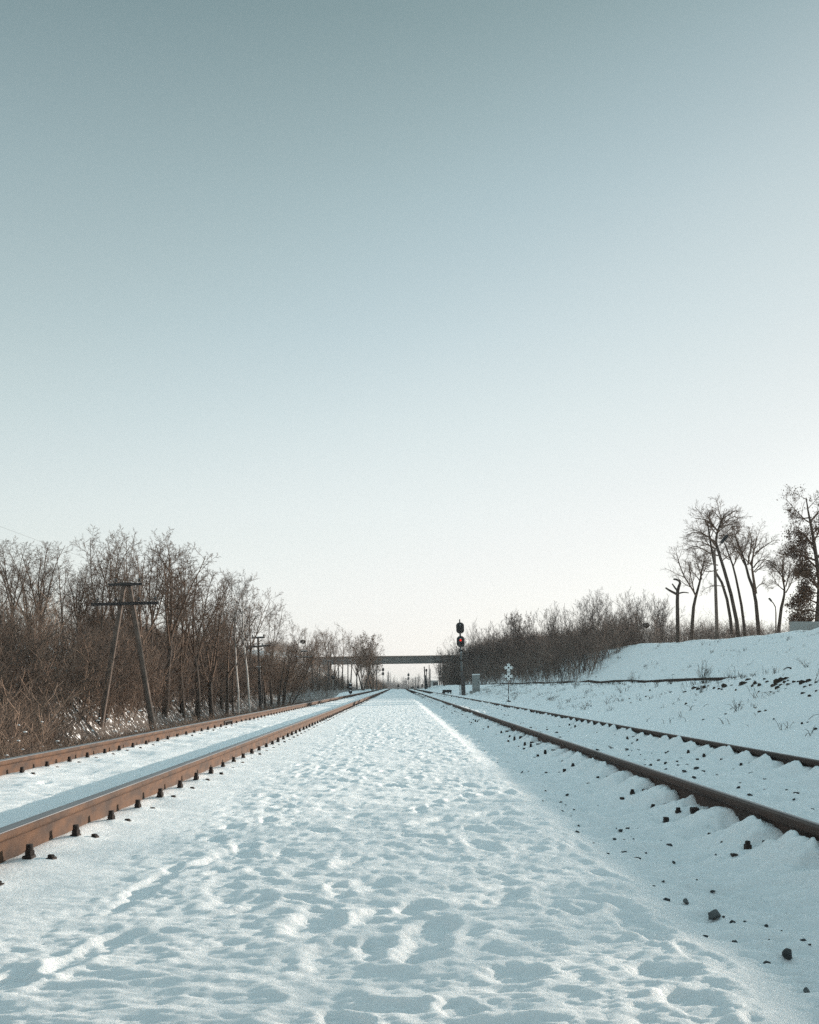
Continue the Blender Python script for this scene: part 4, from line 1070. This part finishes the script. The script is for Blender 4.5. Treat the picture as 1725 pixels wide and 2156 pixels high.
# white snowflake-like sign: two lattice squares of crosses one above the other on a striped post
def flake_sign():
    Y = 45.5; x = X_at(1071, Y); base = Vector((x, Y, G(x, Y)))
    t = empty('trackside_sign', base, 'white sign of two stacked snowflake shaped plates on a thin banded post', 'sign')
    px_ = Y / F / 1.0
    k = Y / F                                  # metres per picture unit
    s = .02                                    # picture scale
    def zz(dy): return Z_at(dy, Y) - base.z
    m = MB(); m.box((0, .02, .02), (.20, .16, .12), bevel=.02); m.build('foot', M['iron'], t)
    ztop = zz(1400)
    m = MB(); m.cyl((0, .02, 0), (0, .02, ztop), .022, .018, 10); m.build('post', M['black'], t, True)
    for (a, b_) in ((1466, 1461), (1474.5, 1473)):
        m = MB(); m.cyl((0, .02, zz(a)), (0, .02, zz(b_)), .024, .024, 10); m.build('band', M['white_band'], t, True)
    # plate: diagonal bars making a lattice; reflector buttons at the four tips
    for cy in (1406.0, 1424.0):
        c = Vector((0, -.02, zz(cy)))
        u = 5.55 * k / 2                       # half spacing
        m = MB()
        R = Matrix.Rotation(PI / 4, 3, 'Y')
        L = 12.6 * k; w = 2.9 * k
        for sg in (1, -1):
            Rm = Matrix.Rotation(sg * PI / 4, 3, 'Y')
            dirv = Rm @ Vector((1, 0, 0)); nor = Rm @ Vector((0, 0, 1))
            for q in (-1, 1):
                m.box(c + nor * q * 3.2 * k + Vector((0, .004 * sg, 0)), (L, .012, w), Rm, .003)
                for e in (-1, 1): m.lathe([(w * .52, 0), (w * .52, .014), (w * .3, .02)], c + nor * q * 3.2 * k + dirv * e * L / 2 + Vector((0, .004 * sg + .006, 0)), 12, Matrix.Rotation(PI / 2, 3, 'X'))
        pl = m.build('plate', M['white_sign'], t)
        for (ax, az) in ((-9.0, 0), (9.0, 0), (0, 9.0), (0, -9.0)):
            if az < 0 and cy < 1410: continue
            m = MB(); m.lathe([(1.0 * k, 0), (1.0 * k, .012), (.5 * k, .02)], c + Vector((ax * k, .006, az * k)), 12, Matrix.Rotation(PI / 2, 3, 'X')); m.build('reflector', M['white_sign'], pl)
        m = MB(); m.prism([(c.x + q[0] * k, c.z + q[1] * k) for q in [(10.2, 0), (0, 10.2), (-10.2, 0), (0, -10.2)]], .004, .012); m.build('backing', M['black'], pl)
flake_sign()
def round_sign():
    Y = 140; x = X_at(701.5, Y); base = Vector((x, Y, H1(x, Y)))
    t = empty('round_sign', base, 'dark rounded sign plate on a thin pale post at the wood edge', 'sign')
    z = Z_at(1431, Y) - base.z
    m = MB(); m.cyl((0, 0, -.2), (0, 0, z), .035, .03, 8); m.build('post', M['white_band'], t, True)
    m = MB(); c = Z_at(1427, Y) - base.z
    m.prism([(-.30, c + .22), (-.24, c + .30), (.24, c + .30), (.30, c + .22), (.22, c - .12), (.06, c - .32), (-.06, c - .32), (-.22, c - .12)], -.05, -.03); m.build('plate', M['black'], t)
round_sign()

# ------------------------------------------------------------------ bridge and hut
def bridge():
    Y = 244.0
    t = empty('bridge', (0, Y, 0), 'long grey concrete girder bridge crossing over the tracks', 'bridge')
    def zt(dx): return Z_at(1384.2 - (dx - 650) * .0125, Y)
    x0, x1 = -42, 40
    dz = (zt(VX + x1 / Y * F) - zt(VX + x0 / Y * F)); L = x1 - x0; ang = math.atan2(dz, L)
    cx = (x0 + x1) / 2; cz = zt(VX + cx / Y * F)
    R = Matrix.Rotation(-ang, 3, 'Y')
    m = MB(); m.box((cx, 0, cz - .95), (L, .9, 1.55), R, .03); m.box((cx, 8, cz - .95), (L, .9, 1.55), R, .03)
    for k in range(4): m.box((cx, 1.6 + k * 1.6, cz - 1.0), (L, .5, 1.3), R)
    for k in range(14): m.box((x0 + 3 + k * 6, -.47, cz - .95 + (x0 + 3 + k * 6 - cx) * math.tan(ang)), (.16, .06, 1.5), R)
    m.build('girder', M['bridge'], t)
    m = MB(); m.box((cx, 4, cz - .11), (L, 9.6, .16), R); m.build('deck', M['bridge'], t)
    m = MB(); m.box((cx, -.62, cz + .02), (L, .22, .14), R); m.build('kerb', M['rail_paint'], t)
    for px_ in (-18.6, -4.5 - 13.0, 15.5):
        m = MB(); m.cyl((px_, .0, -1), (px_, 0, cz - 1.7), .35, .35, 12); m.cyl((px_, 8, -1), (px_, 8, cz - 1.7), .35, .35, 12); m.box((px_, 4, cz - 1.95), (.8, 9.4, .5)); m.build('pier', M['bridge'], t)
bridge()
def hut():
    Y = 330; x0, x1 = X_at(906.7, Y), X_at(923.5, Y); zt = Z_at(1434, Y); xb = (x0 + x1) / 2; g = H1(xb, Y); g = min(g, Z_at(1446, Y))
    t = empty('hut', (xb, Y, g), 'small pale flat roofed hut with a dark opening beyond the bridge', 'hut')
    w = x1 - x0; h = zt - g
    m = MB(); m.box((0, 1.5, h / 2 - .2), (w, 3, h + .4)); m.build('wall', M['hut'], t)
    m = MB(); m.box((0, 1.4, h + .10), (w + .3, 3.4, .2), bevel=.02); m.build('roof', M['hut'], t)
    wz = Z_at(1440, Y) - g
    m = MB(); m.box((w * .12, -.02, wz), (w * .60, .10, 1.15)); d = m.build('door', M['dark'], t)
hut()

# ------------------------------------------------------------------ far woods beyond the bridge
PGp = 'far poplars near the vanishing point'
for (dx, ty, Y, w) in [(814.5, 1414, 640, .9), (818, 1417, 650, .8), (821, 1416, 660, .9), (824, 1418, 640, .7), (828, 1426, 660, .6), (831.5, 1423, 680, .5), (836, 1428, 690, .6)]:
    tree_px('poplar_tree', 'poplar', dx, ty, Y, 'slim far poplar rising over the hazy wood left of the vanishing point', 'tree', PGp, wide=w, rz=rnd.uniform(0, 6), mats=('hazed_twig', 'hazed_twig', 'leaf_brown'))
rf = random.Random(77)
def far_spots(n, d0, d1, Y0, Y1, tops, lo):
    out = []
    for k in range(n):
        d = rf.uniform(d0, d1); Y = rf.uniform(Y0, Y1); x = X_at(d, Y); g = H1(x, Y)
        ty = np.interp(d, tops[0], tops[1]) + rf.uniform(0, lo)
        out.append((x, Y, max(1.5, Z_at(ty, Y) - g)))
    return out
o = brush('far_wood', 'pale far wood closing the view at the vanishing point', far_spots(420, 800, 905, 520, 760, ([800, 815, 850, 860, 905], [1430, 1429, 1433, 1437, 1436]), 9), M['hazed_twig'], 740, 0)
FG2 = 'far bare trees right of the vanishing point'
for k in range(16):
    dx = 850 + k * 3.6 + rf.uniform(-1, 1)
    tree_px('bare_tree', ks[k % 6], dx, rf.uniform(1424, 1434), rf.uniform(420, 520), 'pale bare far tree beyond the bridge right of the vanishing point', 'tree', FG2, rz=rf.uniform(0, 6), wide=.8, mats=('hazed_twig', 'hazed_twig', 'leaf_brown'))
brush('far_scrub', 'brown scrub beyond the bridge at the left of the gap', far_spots(160, 770, 816, 262, 330, ([770, 800, 808, 816], [1400, 1428, 1434, 1441]), 10), M['brush'], 760, 0)

# ------------------------------------------------------------------ lamps, wall, weeds on the right bank
def lamp1():
    Y = 58; x = X_at(1511, Y); base = Vector((x, Y, H1(x, Y)))
    t = empty('street_lamp', base, 'tall concrete street lamp rising before the flat topped tree', 'street lamp')
    top = P(1504.5, 1158, Y) - base
    m = MB(); m.cyl((0, 0, -.3), top, .115, .07, 12); m.build('pole', M['concrete_pole'], t, True)
    e = P(1520, 1143, Y) - base
    m = MB(); m.cyl(top, e, .03, .025, 8); m.build('arm', M['iron'], t)
    m = MB(); d = P(1532, 1127, Y) - P(1519, 1143, Y); ang = math.atan2(d.z, d.x)
    m.box((P(1519, 1143, Y) + P(1532, 1127, Y)) / 2 - base, (d.length, .22, .19), Matrix.Rotation(-ang, 3, 'Y'), .06); m.build('lamp_head', M['black'], t, True)
lamp1()
def lamp2():
    Y = 95; x = X_at(1634, Y); base = Vector((x, Y, H1(x, Y)))
    t = empty('street_lamp', base, 'small far street lamp with curved arm beside the leaning tree', 'street lamp')
    pts = [P(a, b, Y) - base for a, b in ((1634, 1290), (1633, 1278), (1628, 1269), (1623, 1265))]
    m = MB(); m.cyl((0, 0, -.3), pts[0], .09, .06, 10); m.build('pole', M['concrete_pole'], t, True)
    m = MB()
    for a, b_ in zip(pts, pts[1:]): m.cyl(a, b_, .055, .05, 6)
    m.build('arm', M['iron'], t, True)
    m = MB(); d = P(1619, 1259.5, Y) - P(1625, 1266, Y); ang = math.atan2(d.z, d.x)
    m.box((P(1619, 1259.5, Y) + P(1625, 1266, Y)) / 2 - base, (d.length, .2, .16), Matrix.Rotation(-ang, 3, 'Y'), .05); m.build('lamp_head', M['black'], t)
lamp2()
def wall():
    Y = 54.5; x0, x1 = X_at(1664, Y), X_at(1664, Y) + 8.0; g = min(H1(x0, Y), H1(x0 + 2, Y)) - .2
    t = empty('concrete_wall', (x0, Y, g), 'low grey concrete slab wall on top of the bank at the right edge', 'wall')
    zt = Z_at(1309, Y) - g
    for k in range(3):
        m = MB(); m.box((k * 2.7 + 1.33, 0, zt / 2 - .15 + k * .04), (2.66, .25, zt + .3), bevel=.03); m.build('slab', M['cabinet'], t)
wall()

def weed_mesh(seed, n, h, spread, branchy=True):
    r = random.Random(seed); T = Tubes()
    for k in range(n):
        d = Vector((r.gauss(0, spread), r.gauss(0, spread), 1)); L = h * r.uniform(.5, 1.0)
        pts = polyline(r, Vector((r.gauss(0, .06), r.gauss(0, .06), -.03)), d, L, 5, .16, -.03)
        T.add([tuple(p) for p in pts], [.007, .006, .005, .004, .003], 4)
        if branchy:
            for q in range(r.randint(2, 5)):
                p, dd = lerp_path(pts, r.uniform(.35, .98)); c = polyline(r, p, dd + rvec(r) * .8, L * r.uniform(.12, .3), 3, .2, .02)
                T.add([tuple(v) for v in c], [.004, .003, .002], 3)
    me = T.mesh('weed'); me.materials.append(M['weed']); return me
WM = [weed_mesh(900 + k, rnd.randint(4, 12), rnd.uniform(.18, .42), .35) for k in range(8)]
WGp = 'dry weed tufts on the snowy bank'
rw = random.Random(15)
def weed_at(x, y, me, s, label, group=None, name='weed'):
    o = bpy.data.objects.new(name, me); o.location = (x, y, G(x, y)); o.scale = (s, s, s); o.rotation_euler = (0, 0, rw.uniform(0, 6.28)); link(o)
    return tag(o, label, 'weed', group)
cnt = 0
while cnt < 240:
    Y = rw.uniform(13, 85); x = rw.choice([rw.gauss(6.6, .7), rw.gauss(8.7, .35), rw.gauss(8.9, .4), rw.uniform(11.5, 18)])
    if x < 5.5 or x > 18 or x / Y > .45: continue
    if x > 11 and Y < 40: continue
    weed_at(x, Y, WM[rw.randrange(8)], rw.uniform(.3, .95) * (1.25 if x > 11 else 1), 'dry weed tuft poking through the snow of the right bank', WGp); cnt += 1
def dry_grass():
    r = random.Random(44); T = Tubes()
    for k in range(2600):
        c = r.random()
        x = r.gauss(6.7, .7) if c < .35 else (r.gauss(8.6, .5) if c < .6 else r.uniform(9.5, 18.2)); Y = 12 + 80 * r.random() ** 1.3
        if x < 5.3 or x / Y > .45 or (x > 11 and Y < 34) or (Y < 24 and r.random() < .75): continue
        if fbm(np.array([x * .7]), np.array([Y * .5]), 2, 5)[0] < -.05: continue
        z = G(x, Y)
        for q in range(r.randint(1, 4)):
            a = Vector((x + r.gauss(0, .06), Y + r.gauss(0, .06), z - .02)); L = r.uniform(.05, .20); d = Vector((r.gauss(0, .5), r.gauss(0, .5), 1)).normalized() * L
            T.add([tuple(a), tuple(a + d * .6), tuple(a + d + Vector((d.x * .4, d.y * .4, -.2 * L)))], [.005, .0045, .002], 3)
    o = obj_me('dry_grass', T.mesh('dry_grass'), M['weed']); tag(o, 'short dry grass blades sticking out of the snowy right bank', 'grass', kind='stuff')
dry_grass()
big1 = weed_mesh(950, 26, 1.0, .42); big2 = weed_mesh(951, 14, .8, .25); big3 = weed_mesh(952, 9, .7, .5)
for (dx, x, me, s, lab) in [(1480, 9.2, big1, .75, 'biggest dry bush with radiating stems on the bank lip before the siding rail'),
                            (1334, 9.4, big2, .75, 'small upright dry sapling standing in front of the siding rail'),
                            (1534, 9.1, big2, .5, 'medium dry bush on the bank lip right of the biggest dry bush'),
                            (1705, 9.0, big3, .7, 'arching dry stems on the bank lip beside the right edge')]:
    Y = x * F / (dx - VX); weed_at(x, Y, me, s, lab, name='dry_bush')
def bent_stake():
    x = 9.0; Y = x * F / (1667 - VX); g = G(x, Y); t = Tubes()
    k = Y / F
    t.add([(0, 0, -.1), (-1 * k, 0, 10 * k), (-2 * k, 0, 17 * k), (-8 * k, .02, 18 * k), (-14 * k, .03, 15 * k), (-17 * k, .04, 10 * k)], [.028, .026, .024, .016, .012, .008], 6)
    o = obj_me('stake', t.mesh('stake'), M['iron']); o.location = (x, Y, g); tag(o, 'bent dark stake with a drooping top on the lip of the bank', 'stake')
bent_stake()

# bare soil showing through along the steep lip of the lower bank
def hit(dx, dy):
    y = 8.0
    while y < 90:
        if G(X_at(dx, y), y) >= Z_at(dy, y): return X_at(dx, y), y
        y += .12
    return None
def soil_mesh(seed):
    r = random.Random(seed); bm = bmesh.new(); bmesh.ops.create_icosphere(bm, subdivisions=3, radius=1.0)
    off = [rvec(r) for _ in range(7)]; am = [r.uniform(.15, .5) for _ in range(7)]
    for v in bm.verts:
        n = v.co.normalized(); k = 1 + sum(a * max(0, n.dot(o)) ** 3 for a, o in zip(am, off)) - .25 + .12 * math.sin(n.x * 9 + seed) * math.cos(n.z * 8) + r.uniform(-.05, .05)
        v.co = n * k
    me = bpy.data.meshes.new('soil_patch'); bm.to_mesh(me); bm.free(); me.materials.append(M['soil']); return me
M['soil'] = simple('dark_bare_soil', (0.022, 0.017, 0.014), (0.06, 0.045, 0.035), rough=1.0, scale=14, bump=0.6, bscale=40)
SO = [soil_mesh(k) for k in range(6)]
rq = random.Random(4)
for (zx, zy, w) in [(800, 460, 22), (830, 472, 18), (880, 460, 18), (730, 490, 14), (950, 462, 13), (985, 470, 14), (1025, 448, 22), (1080, 440, 10), (1110, 475, 9), (1165, 430, 30), (1190, 404, 16), (1212, 396, 12), (1250, 430, 26), (1285, 440, 18),
                    (1280, 490, 12), (1340, 415, 12), (1370, 495, 10), (1395, 440, 26), (1420, 418, 30), (1450, 402, 28), (1490, 388, 18), (1412, 462, 20), (1495, 440, 14), (1540, 415, 14), (1570, 420, 10), (1602, 430, 24), (1610, 500, 16), (1650, 408, 20), (1662, 440, 14), (1655, 520, 14), (1705, 420, 12),
                    (1704, 480, 10), (740, 578, 16), (1075, 620, 9), (1130, 585, 9), (1258, 607, 9), (1285, 640, 14), (1328, 632, 9), (1600, 725, 12), (1642, 712, 10), (1700, 770, 16), (320, 540, 8), (330, 570, 10), (445, 525, 8), (475, 480, 8), (625, 490, 10), (1140, 440, 12), (1232, 450, 12), (1470, 420, 16), (1440, 440, 14), (1620, 455, 12), (905, 446, 10), (855, 448, 10), (1006, 470, 9)]:
    h_ = hit(1234.6 + .2843 * zx, 1318.7 + .2843 * zy)
    if not h_: continue
    x, y = h_; s_ = 1.45 * w * .2843 / 2 * y / F
    o = bpy.data.objects.new('soil_patch', SO[rq.randrange(6)]); o.location = (x, y, G(x, y) - s_ * .1); o.scale = (s_ * 1.1, s_ * 1.15, s_ * rq.uniform(.9, 1.5)); o.rotation_euler = (0, 0, rq.uniform(0, 6.28)); link(o)
    tag(o, 'patch of dark bare soil showing through snow on the lower bank right of the tracks', 'bare soil', 'patches of bare soil on the lower bank')
# ------------------------------------------------------------------ ballast stones poking out of the snow
def stone_mesh(seed):
    r = random.Random(seed); bm = bmesh.new()
    pts = [rvec(r) * r.uniform(.75, 1.0) for _ in range(16)]
    for p in pts: bm.verts.new((p.x, p.y * r.uniform(.8, 1), p.z * .75))
    bmesh.ops.convex_hull(bm, input=bm.verts[:])
    loose = [v for v in bm.verts if not v.link_faces]
    bmesh.ops.delete(bm, geom=loose, context='VERTS')
    bmesh.ops.bevel(bm, geom=bm.edges[:], offset=.06, segments=1, affect='EDGES')
    bmesh.ops.recalc_face_normals(bm, faces=bm.faces[:])
    me = bpy.data.meshes.new('stone'); bm.to_mesh(me); bm.free(); return me
SM = [stone_mesh(k) for k in range(9)]
for s_ in SM: s_.materials.append(M['stone'])
def stone(x, y, r_, label, group=None, mat=None, sink=.35, flat=1.0):
    o = bpy.data.objects.new('stone', SM[rs.randrange(9)])
    o.location = (x, y, G(x, y) + r_ * (.75 * flat - sink)); o.scale = (r_ * rs.uniform(.9, 1.3), r_ * rs.uniform(.8, 1.1), r_ * flat)
    o.rotation_euler = (rs.uniform(-.3, .3), rs.uniform(-.3, .3), rs.uniform(0, 6.28)); link(o)
    if mat:
        o.material_slots[0].link = 'OBJECT'; o.material_slots[0].material = M[mat]
    return tag(o, label, 'stone', group)
rs = random.Random(3)
def ground_px(dx, dy, h=.81):
    Y = F * h / (dy - VY); return X_at(dx, Y), Y
G1 = 'dark ballast stones in the trough beside the trodden path'
L1 = 'small dark ballast stone half sunk in the snow between path and right track'
near = [(1506, 1950, .031, 'largest speckled grey granite stone on the snow in the right foreground', 'granite'),
        (1443, 1922, .020, 'pointed speckled stone just left of the largest granite stone', 'granite'),
        (1660, 2032, .026, 'flat dark stone below and right of the largest granite stone', None),
        (1408, 1780, .020, 'single dark rounded stone upright in clean snow below the right rail', None),
        (1698, 2110, .018, 'small speckled stone in the bottom right corner', 'granite')]
for dx, dy, r_, lab, mt in near:
    x, y = ground_px(dx, dy); stone(x, y, r_, lab, None, mt, .25)
for dx, dy in [(1615, 2046), (1377, 1889), (1404, 1919), (1542, 1968), (1557, 1979), (1548, 1998), (1500, 1871), (1203, 1722), (1143, 1692), (1219, 1743), (1217, 1763), (1250, 1786), (1294, 1777), (1520, 1794), (1613, 1951), (1190, 1692), (1199, 1700), (1486, 1995), (1690, 1990), (1280, 1800), (1457, 1890), (1420, 1810)]:
    x, y = ground_px(dx, dy, .79 if dx < 1300 else .81); stone(x, y, rs.uniform(.008, .016), L1, G1, None, .35, rs.uniform(.5, .9))
for k in range(60):
    y = 4.5 + rs.random() ** 1.6 * 26; x = rs.uniform(1.0, 1.5); stone(x, y, rs.uniform(.008, .02), L1, G1, None, .35, rs.uniform(.5, .9))
for k in range(60):
    y = 2.9 + rs.random() ** 1.8 * 16; x = rs.gauss(1.22, .15)
    if .93 < x < 1.55: stone(x, y, rs.uniform(.004, .010), L1, G1, None, .3, rs.uniform(.5, .9))
G2 = 'dark ballast stones between the right rails'; L2 = 'small dark ballast stone half sunk in the snow between the two right rails'
for k in range(215):
    y = 4.6 + rs.random() ** 1.7 * 42; x = rs.gauss(2.62, .30)
    if not 2.1 < x < 3.25: continue
    stone(x, y, rs.uniform(.012, .034), L2, G2, None, .30, rs.uniform(.45, .85))
G3 = 'dark stones on the lower bank'; L3 = 'dark stone or clod on the snowy lower bank right of the tracks'
for k in range(26):
    y = rs.uniform(12, 42); x = rs.uniform(5.6, 8.2)
    if x / y > .44: continue
    stone(x, y, rs.uniform(.02, .05), L3, G3, None, .3, .7)

# ------------------------------------------------------------------ light, sky, camera
world = bpy.data.worlds.new('World'); scene.world = world; world.use_nodes = True
nt = world.node_tree; bg = nt.nodes['Background']
sky = nt.nodes.new('ShaderNodeTexSky'); sky.sky_type = 'NISHITA'; sky.sun_disc = False
sky.sun_elevation = SUN_EL; sky.sun_rotation = SUN_AZ; sky.altitude = 100; sky.air_density = 1.0; sky.dust_density = 1.0; sky.ozone_density = 1.0
SKY_SAT, SKY_GAMMA = 0.33, 1.08
hs = nt.nodes.new('ShaderNodeHueSaturation'); hs.inputs['Saturation'].default_value = SKY_SAT
gm = nt.nodes.new('ShaderNodeGamma'); gm.inputs['Gamma'].default_value = SKY_GAMMA
nt.links.new(sky.outputs['Color'], hs.inputs['Color']); nt.links.new(hs.outputs['Color'], gm.inputs['Color'])
EXPO = 0.75; STR = 0.110; KD = 0.15 * 2 ** 0.3; TOPD = 2.5
def vmul(a, k):
    n = nt.nodes.new('ShaderNodeVectorMath'); n.operation = 'MULTIPLY'; nt.links.new(a, n.inputs[0]); n.inputs[1].default_value = k; return n.outputs[0]
cv = nt.nodes.new('ShaderNodeRGBCurve')
def curve(c, pts):
    c.points[0].location = (0, 0); c.points[1].location = (1.0, pts[-1][1] / TOPD)
    for a, b in pts[:-1]: c.points.new(a / TOPD, b / TOPD)
curve(cv.mapping.curves[0], [(.27, .155), (.34, .225), (.46, .39), (.67, .68), (1.1, .94), (1.5, 1.12), (2.5, 1.5)])
curve(cv.mapping.curves[1], [(.338, .25), (.418, .335), (.57, .54), (.80, .78), (1.2, .94), (1.6, 1.12), (2.5, 1.5)])
curve(cv.mapping.curves[2], [(.381, .275), (.47, .36), (.645, .61), (.82, .78), (1.2, .93), (1.6, 1.11), (2.5, 1.5)])
cv.mapping.update()
nt.links.new(vmul(gm.outputs['Color'], (0.90 * KD / TOPD, KD / TOPD, KD / TOPD)), cv.inputs['Color'])
tcw = nt.nodes.new('ShaderNodeTexCoord'); sx = nt.nodes.new('ShaderNodeSeparateXYZ'); nt.links.new(tcw.outputs['Generated'], sx.inputs[0])
rp = nt.nodes.new('ShaderNodeValToRGB'); nt.links.new(sx.outputs['Z'], rp.inputs['Fac'])
def lin(v):
    v /= 255.0; return v / 12.92 if v <= .04045 else ((v + .055) / 1.055) ** 2.4
stops = [(0, (255, 250, 245)), (.09, (253, 253, 251)), (.17, (245, 249, 249)), (.26, (224, 235, 237)), (.34, (203, 219, 224)), (.45, (176, 196, 202)), (.57, (136, 158, 163)), (.75, (118, 141, 147))]
els = rp.color_ramp.elements
while len(els) > 1: els.remove(els[-1])
els[0].position = 0; els[0].color = (*[lin(v) / TOPD for v in stops[0][1]], 1)
for z_, c_ in stops[1:]:
    e_ = els.new(z_); e_.color = (*[lin(v) / TOPD for v in c_], 1)
bl = nt.nodes.new('ShaderNodeMix'); bl.data_type = 'RGBA'; bl.inputs['Factor'].default_value = 0.55
nt.links.new(cv.outputs['Color'], bl.inputs['A']); nt.links.new(rp.outputs['Color'], bl.inputs['B'])
back = vmul(bl.outputs['Result'], (TOPD / (STR * 2 ** EXPO),) * 3)
# sky above the frame brightened, added fill for the shaded snow
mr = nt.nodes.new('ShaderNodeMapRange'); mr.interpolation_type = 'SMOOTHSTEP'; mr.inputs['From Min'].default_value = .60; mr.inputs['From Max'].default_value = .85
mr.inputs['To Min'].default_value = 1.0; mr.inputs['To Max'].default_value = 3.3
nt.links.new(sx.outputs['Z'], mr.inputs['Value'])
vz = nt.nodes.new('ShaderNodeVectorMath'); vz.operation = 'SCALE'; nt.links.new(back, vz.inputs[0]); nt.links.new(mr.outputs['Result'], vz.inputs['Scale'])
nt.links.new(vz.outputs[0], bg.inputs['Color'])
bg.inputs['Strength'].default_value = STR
sun = bpy.data.lights.new('sun', 'SUN'); sun.energy = 4.8; sun.angle = math.radians(0.5); sun.color = (1.0, 0.88, 0.76)
so = bpy.data.objects.new('sun', sun); link(so)
dirv = Vector((math.sin(SUN_AZ) * math.cos(SUN_EL), math.cos(SUN_AZ) * math.cos(SUN_EL), math.sin(SUN_EL)))
so.rotation_euler = dirv.to_track_quat('Z', 'Y').to_euler(); so.location = (30, 30, 30)

# thin winter haze
def haze():
    b = MB(); b.box((0, 0, 10.5), (6300, 6700, 41)); m = bpy.data.materials.new('winter_haze'); m.use_nodes = True; n = m.node_tree
    n.nodes.remove(n.nodes['Principled BSDF']); v = n.nodes.new('ShaderNodeVolumePrincipled')
    v.inputs['Color'].default_value = (.93, .95, .97, 1); v.inputs['Density'].default_value = HAZE; v.inputs['Anisotropy'].default_value = 0.0
    n.links.new(v.outputs['Volume'], n.nodes['Material Output'].inputs['Volume'])
    o = b.build('haze', m); tag(o, 'thin pale winter haze lying over the whole cutting', 'haze', kind='stuff')
HAZE = 0.0003
haze()
cam = bpy.data.cameras.new('camera'); co = bpy.data.objects.new('camera', cam); link(co)
co.location = (0, 0, CZ); co.rotation_euler = (PI / 2, 0, 0)
cam.sensor_fit = 'AUTO'; cam.sensor_width = 36; cam.lens = F / 2156.25 * 36
cam.shift_x = (862.5 - VX) / 2156.25; cam.shift_y = (VY - 1078.1) / 2156.25
cam.clip_start = 0.05; cam.clip_end = 6000
scene.camera = co
scene.view_settings.view_transform = 'Standard'; scene.view_settings.look = 'None'; scene.view_settings.gamma = 1.0
scene.view_settings.exposure = EXPO
scene.render.film_transparent = False
try:
    scene.cycles.max_bounces = 6; scene.cycles.diffuse_bounces = 3; scene.cycles.use_denoising = False
except Exception: pass
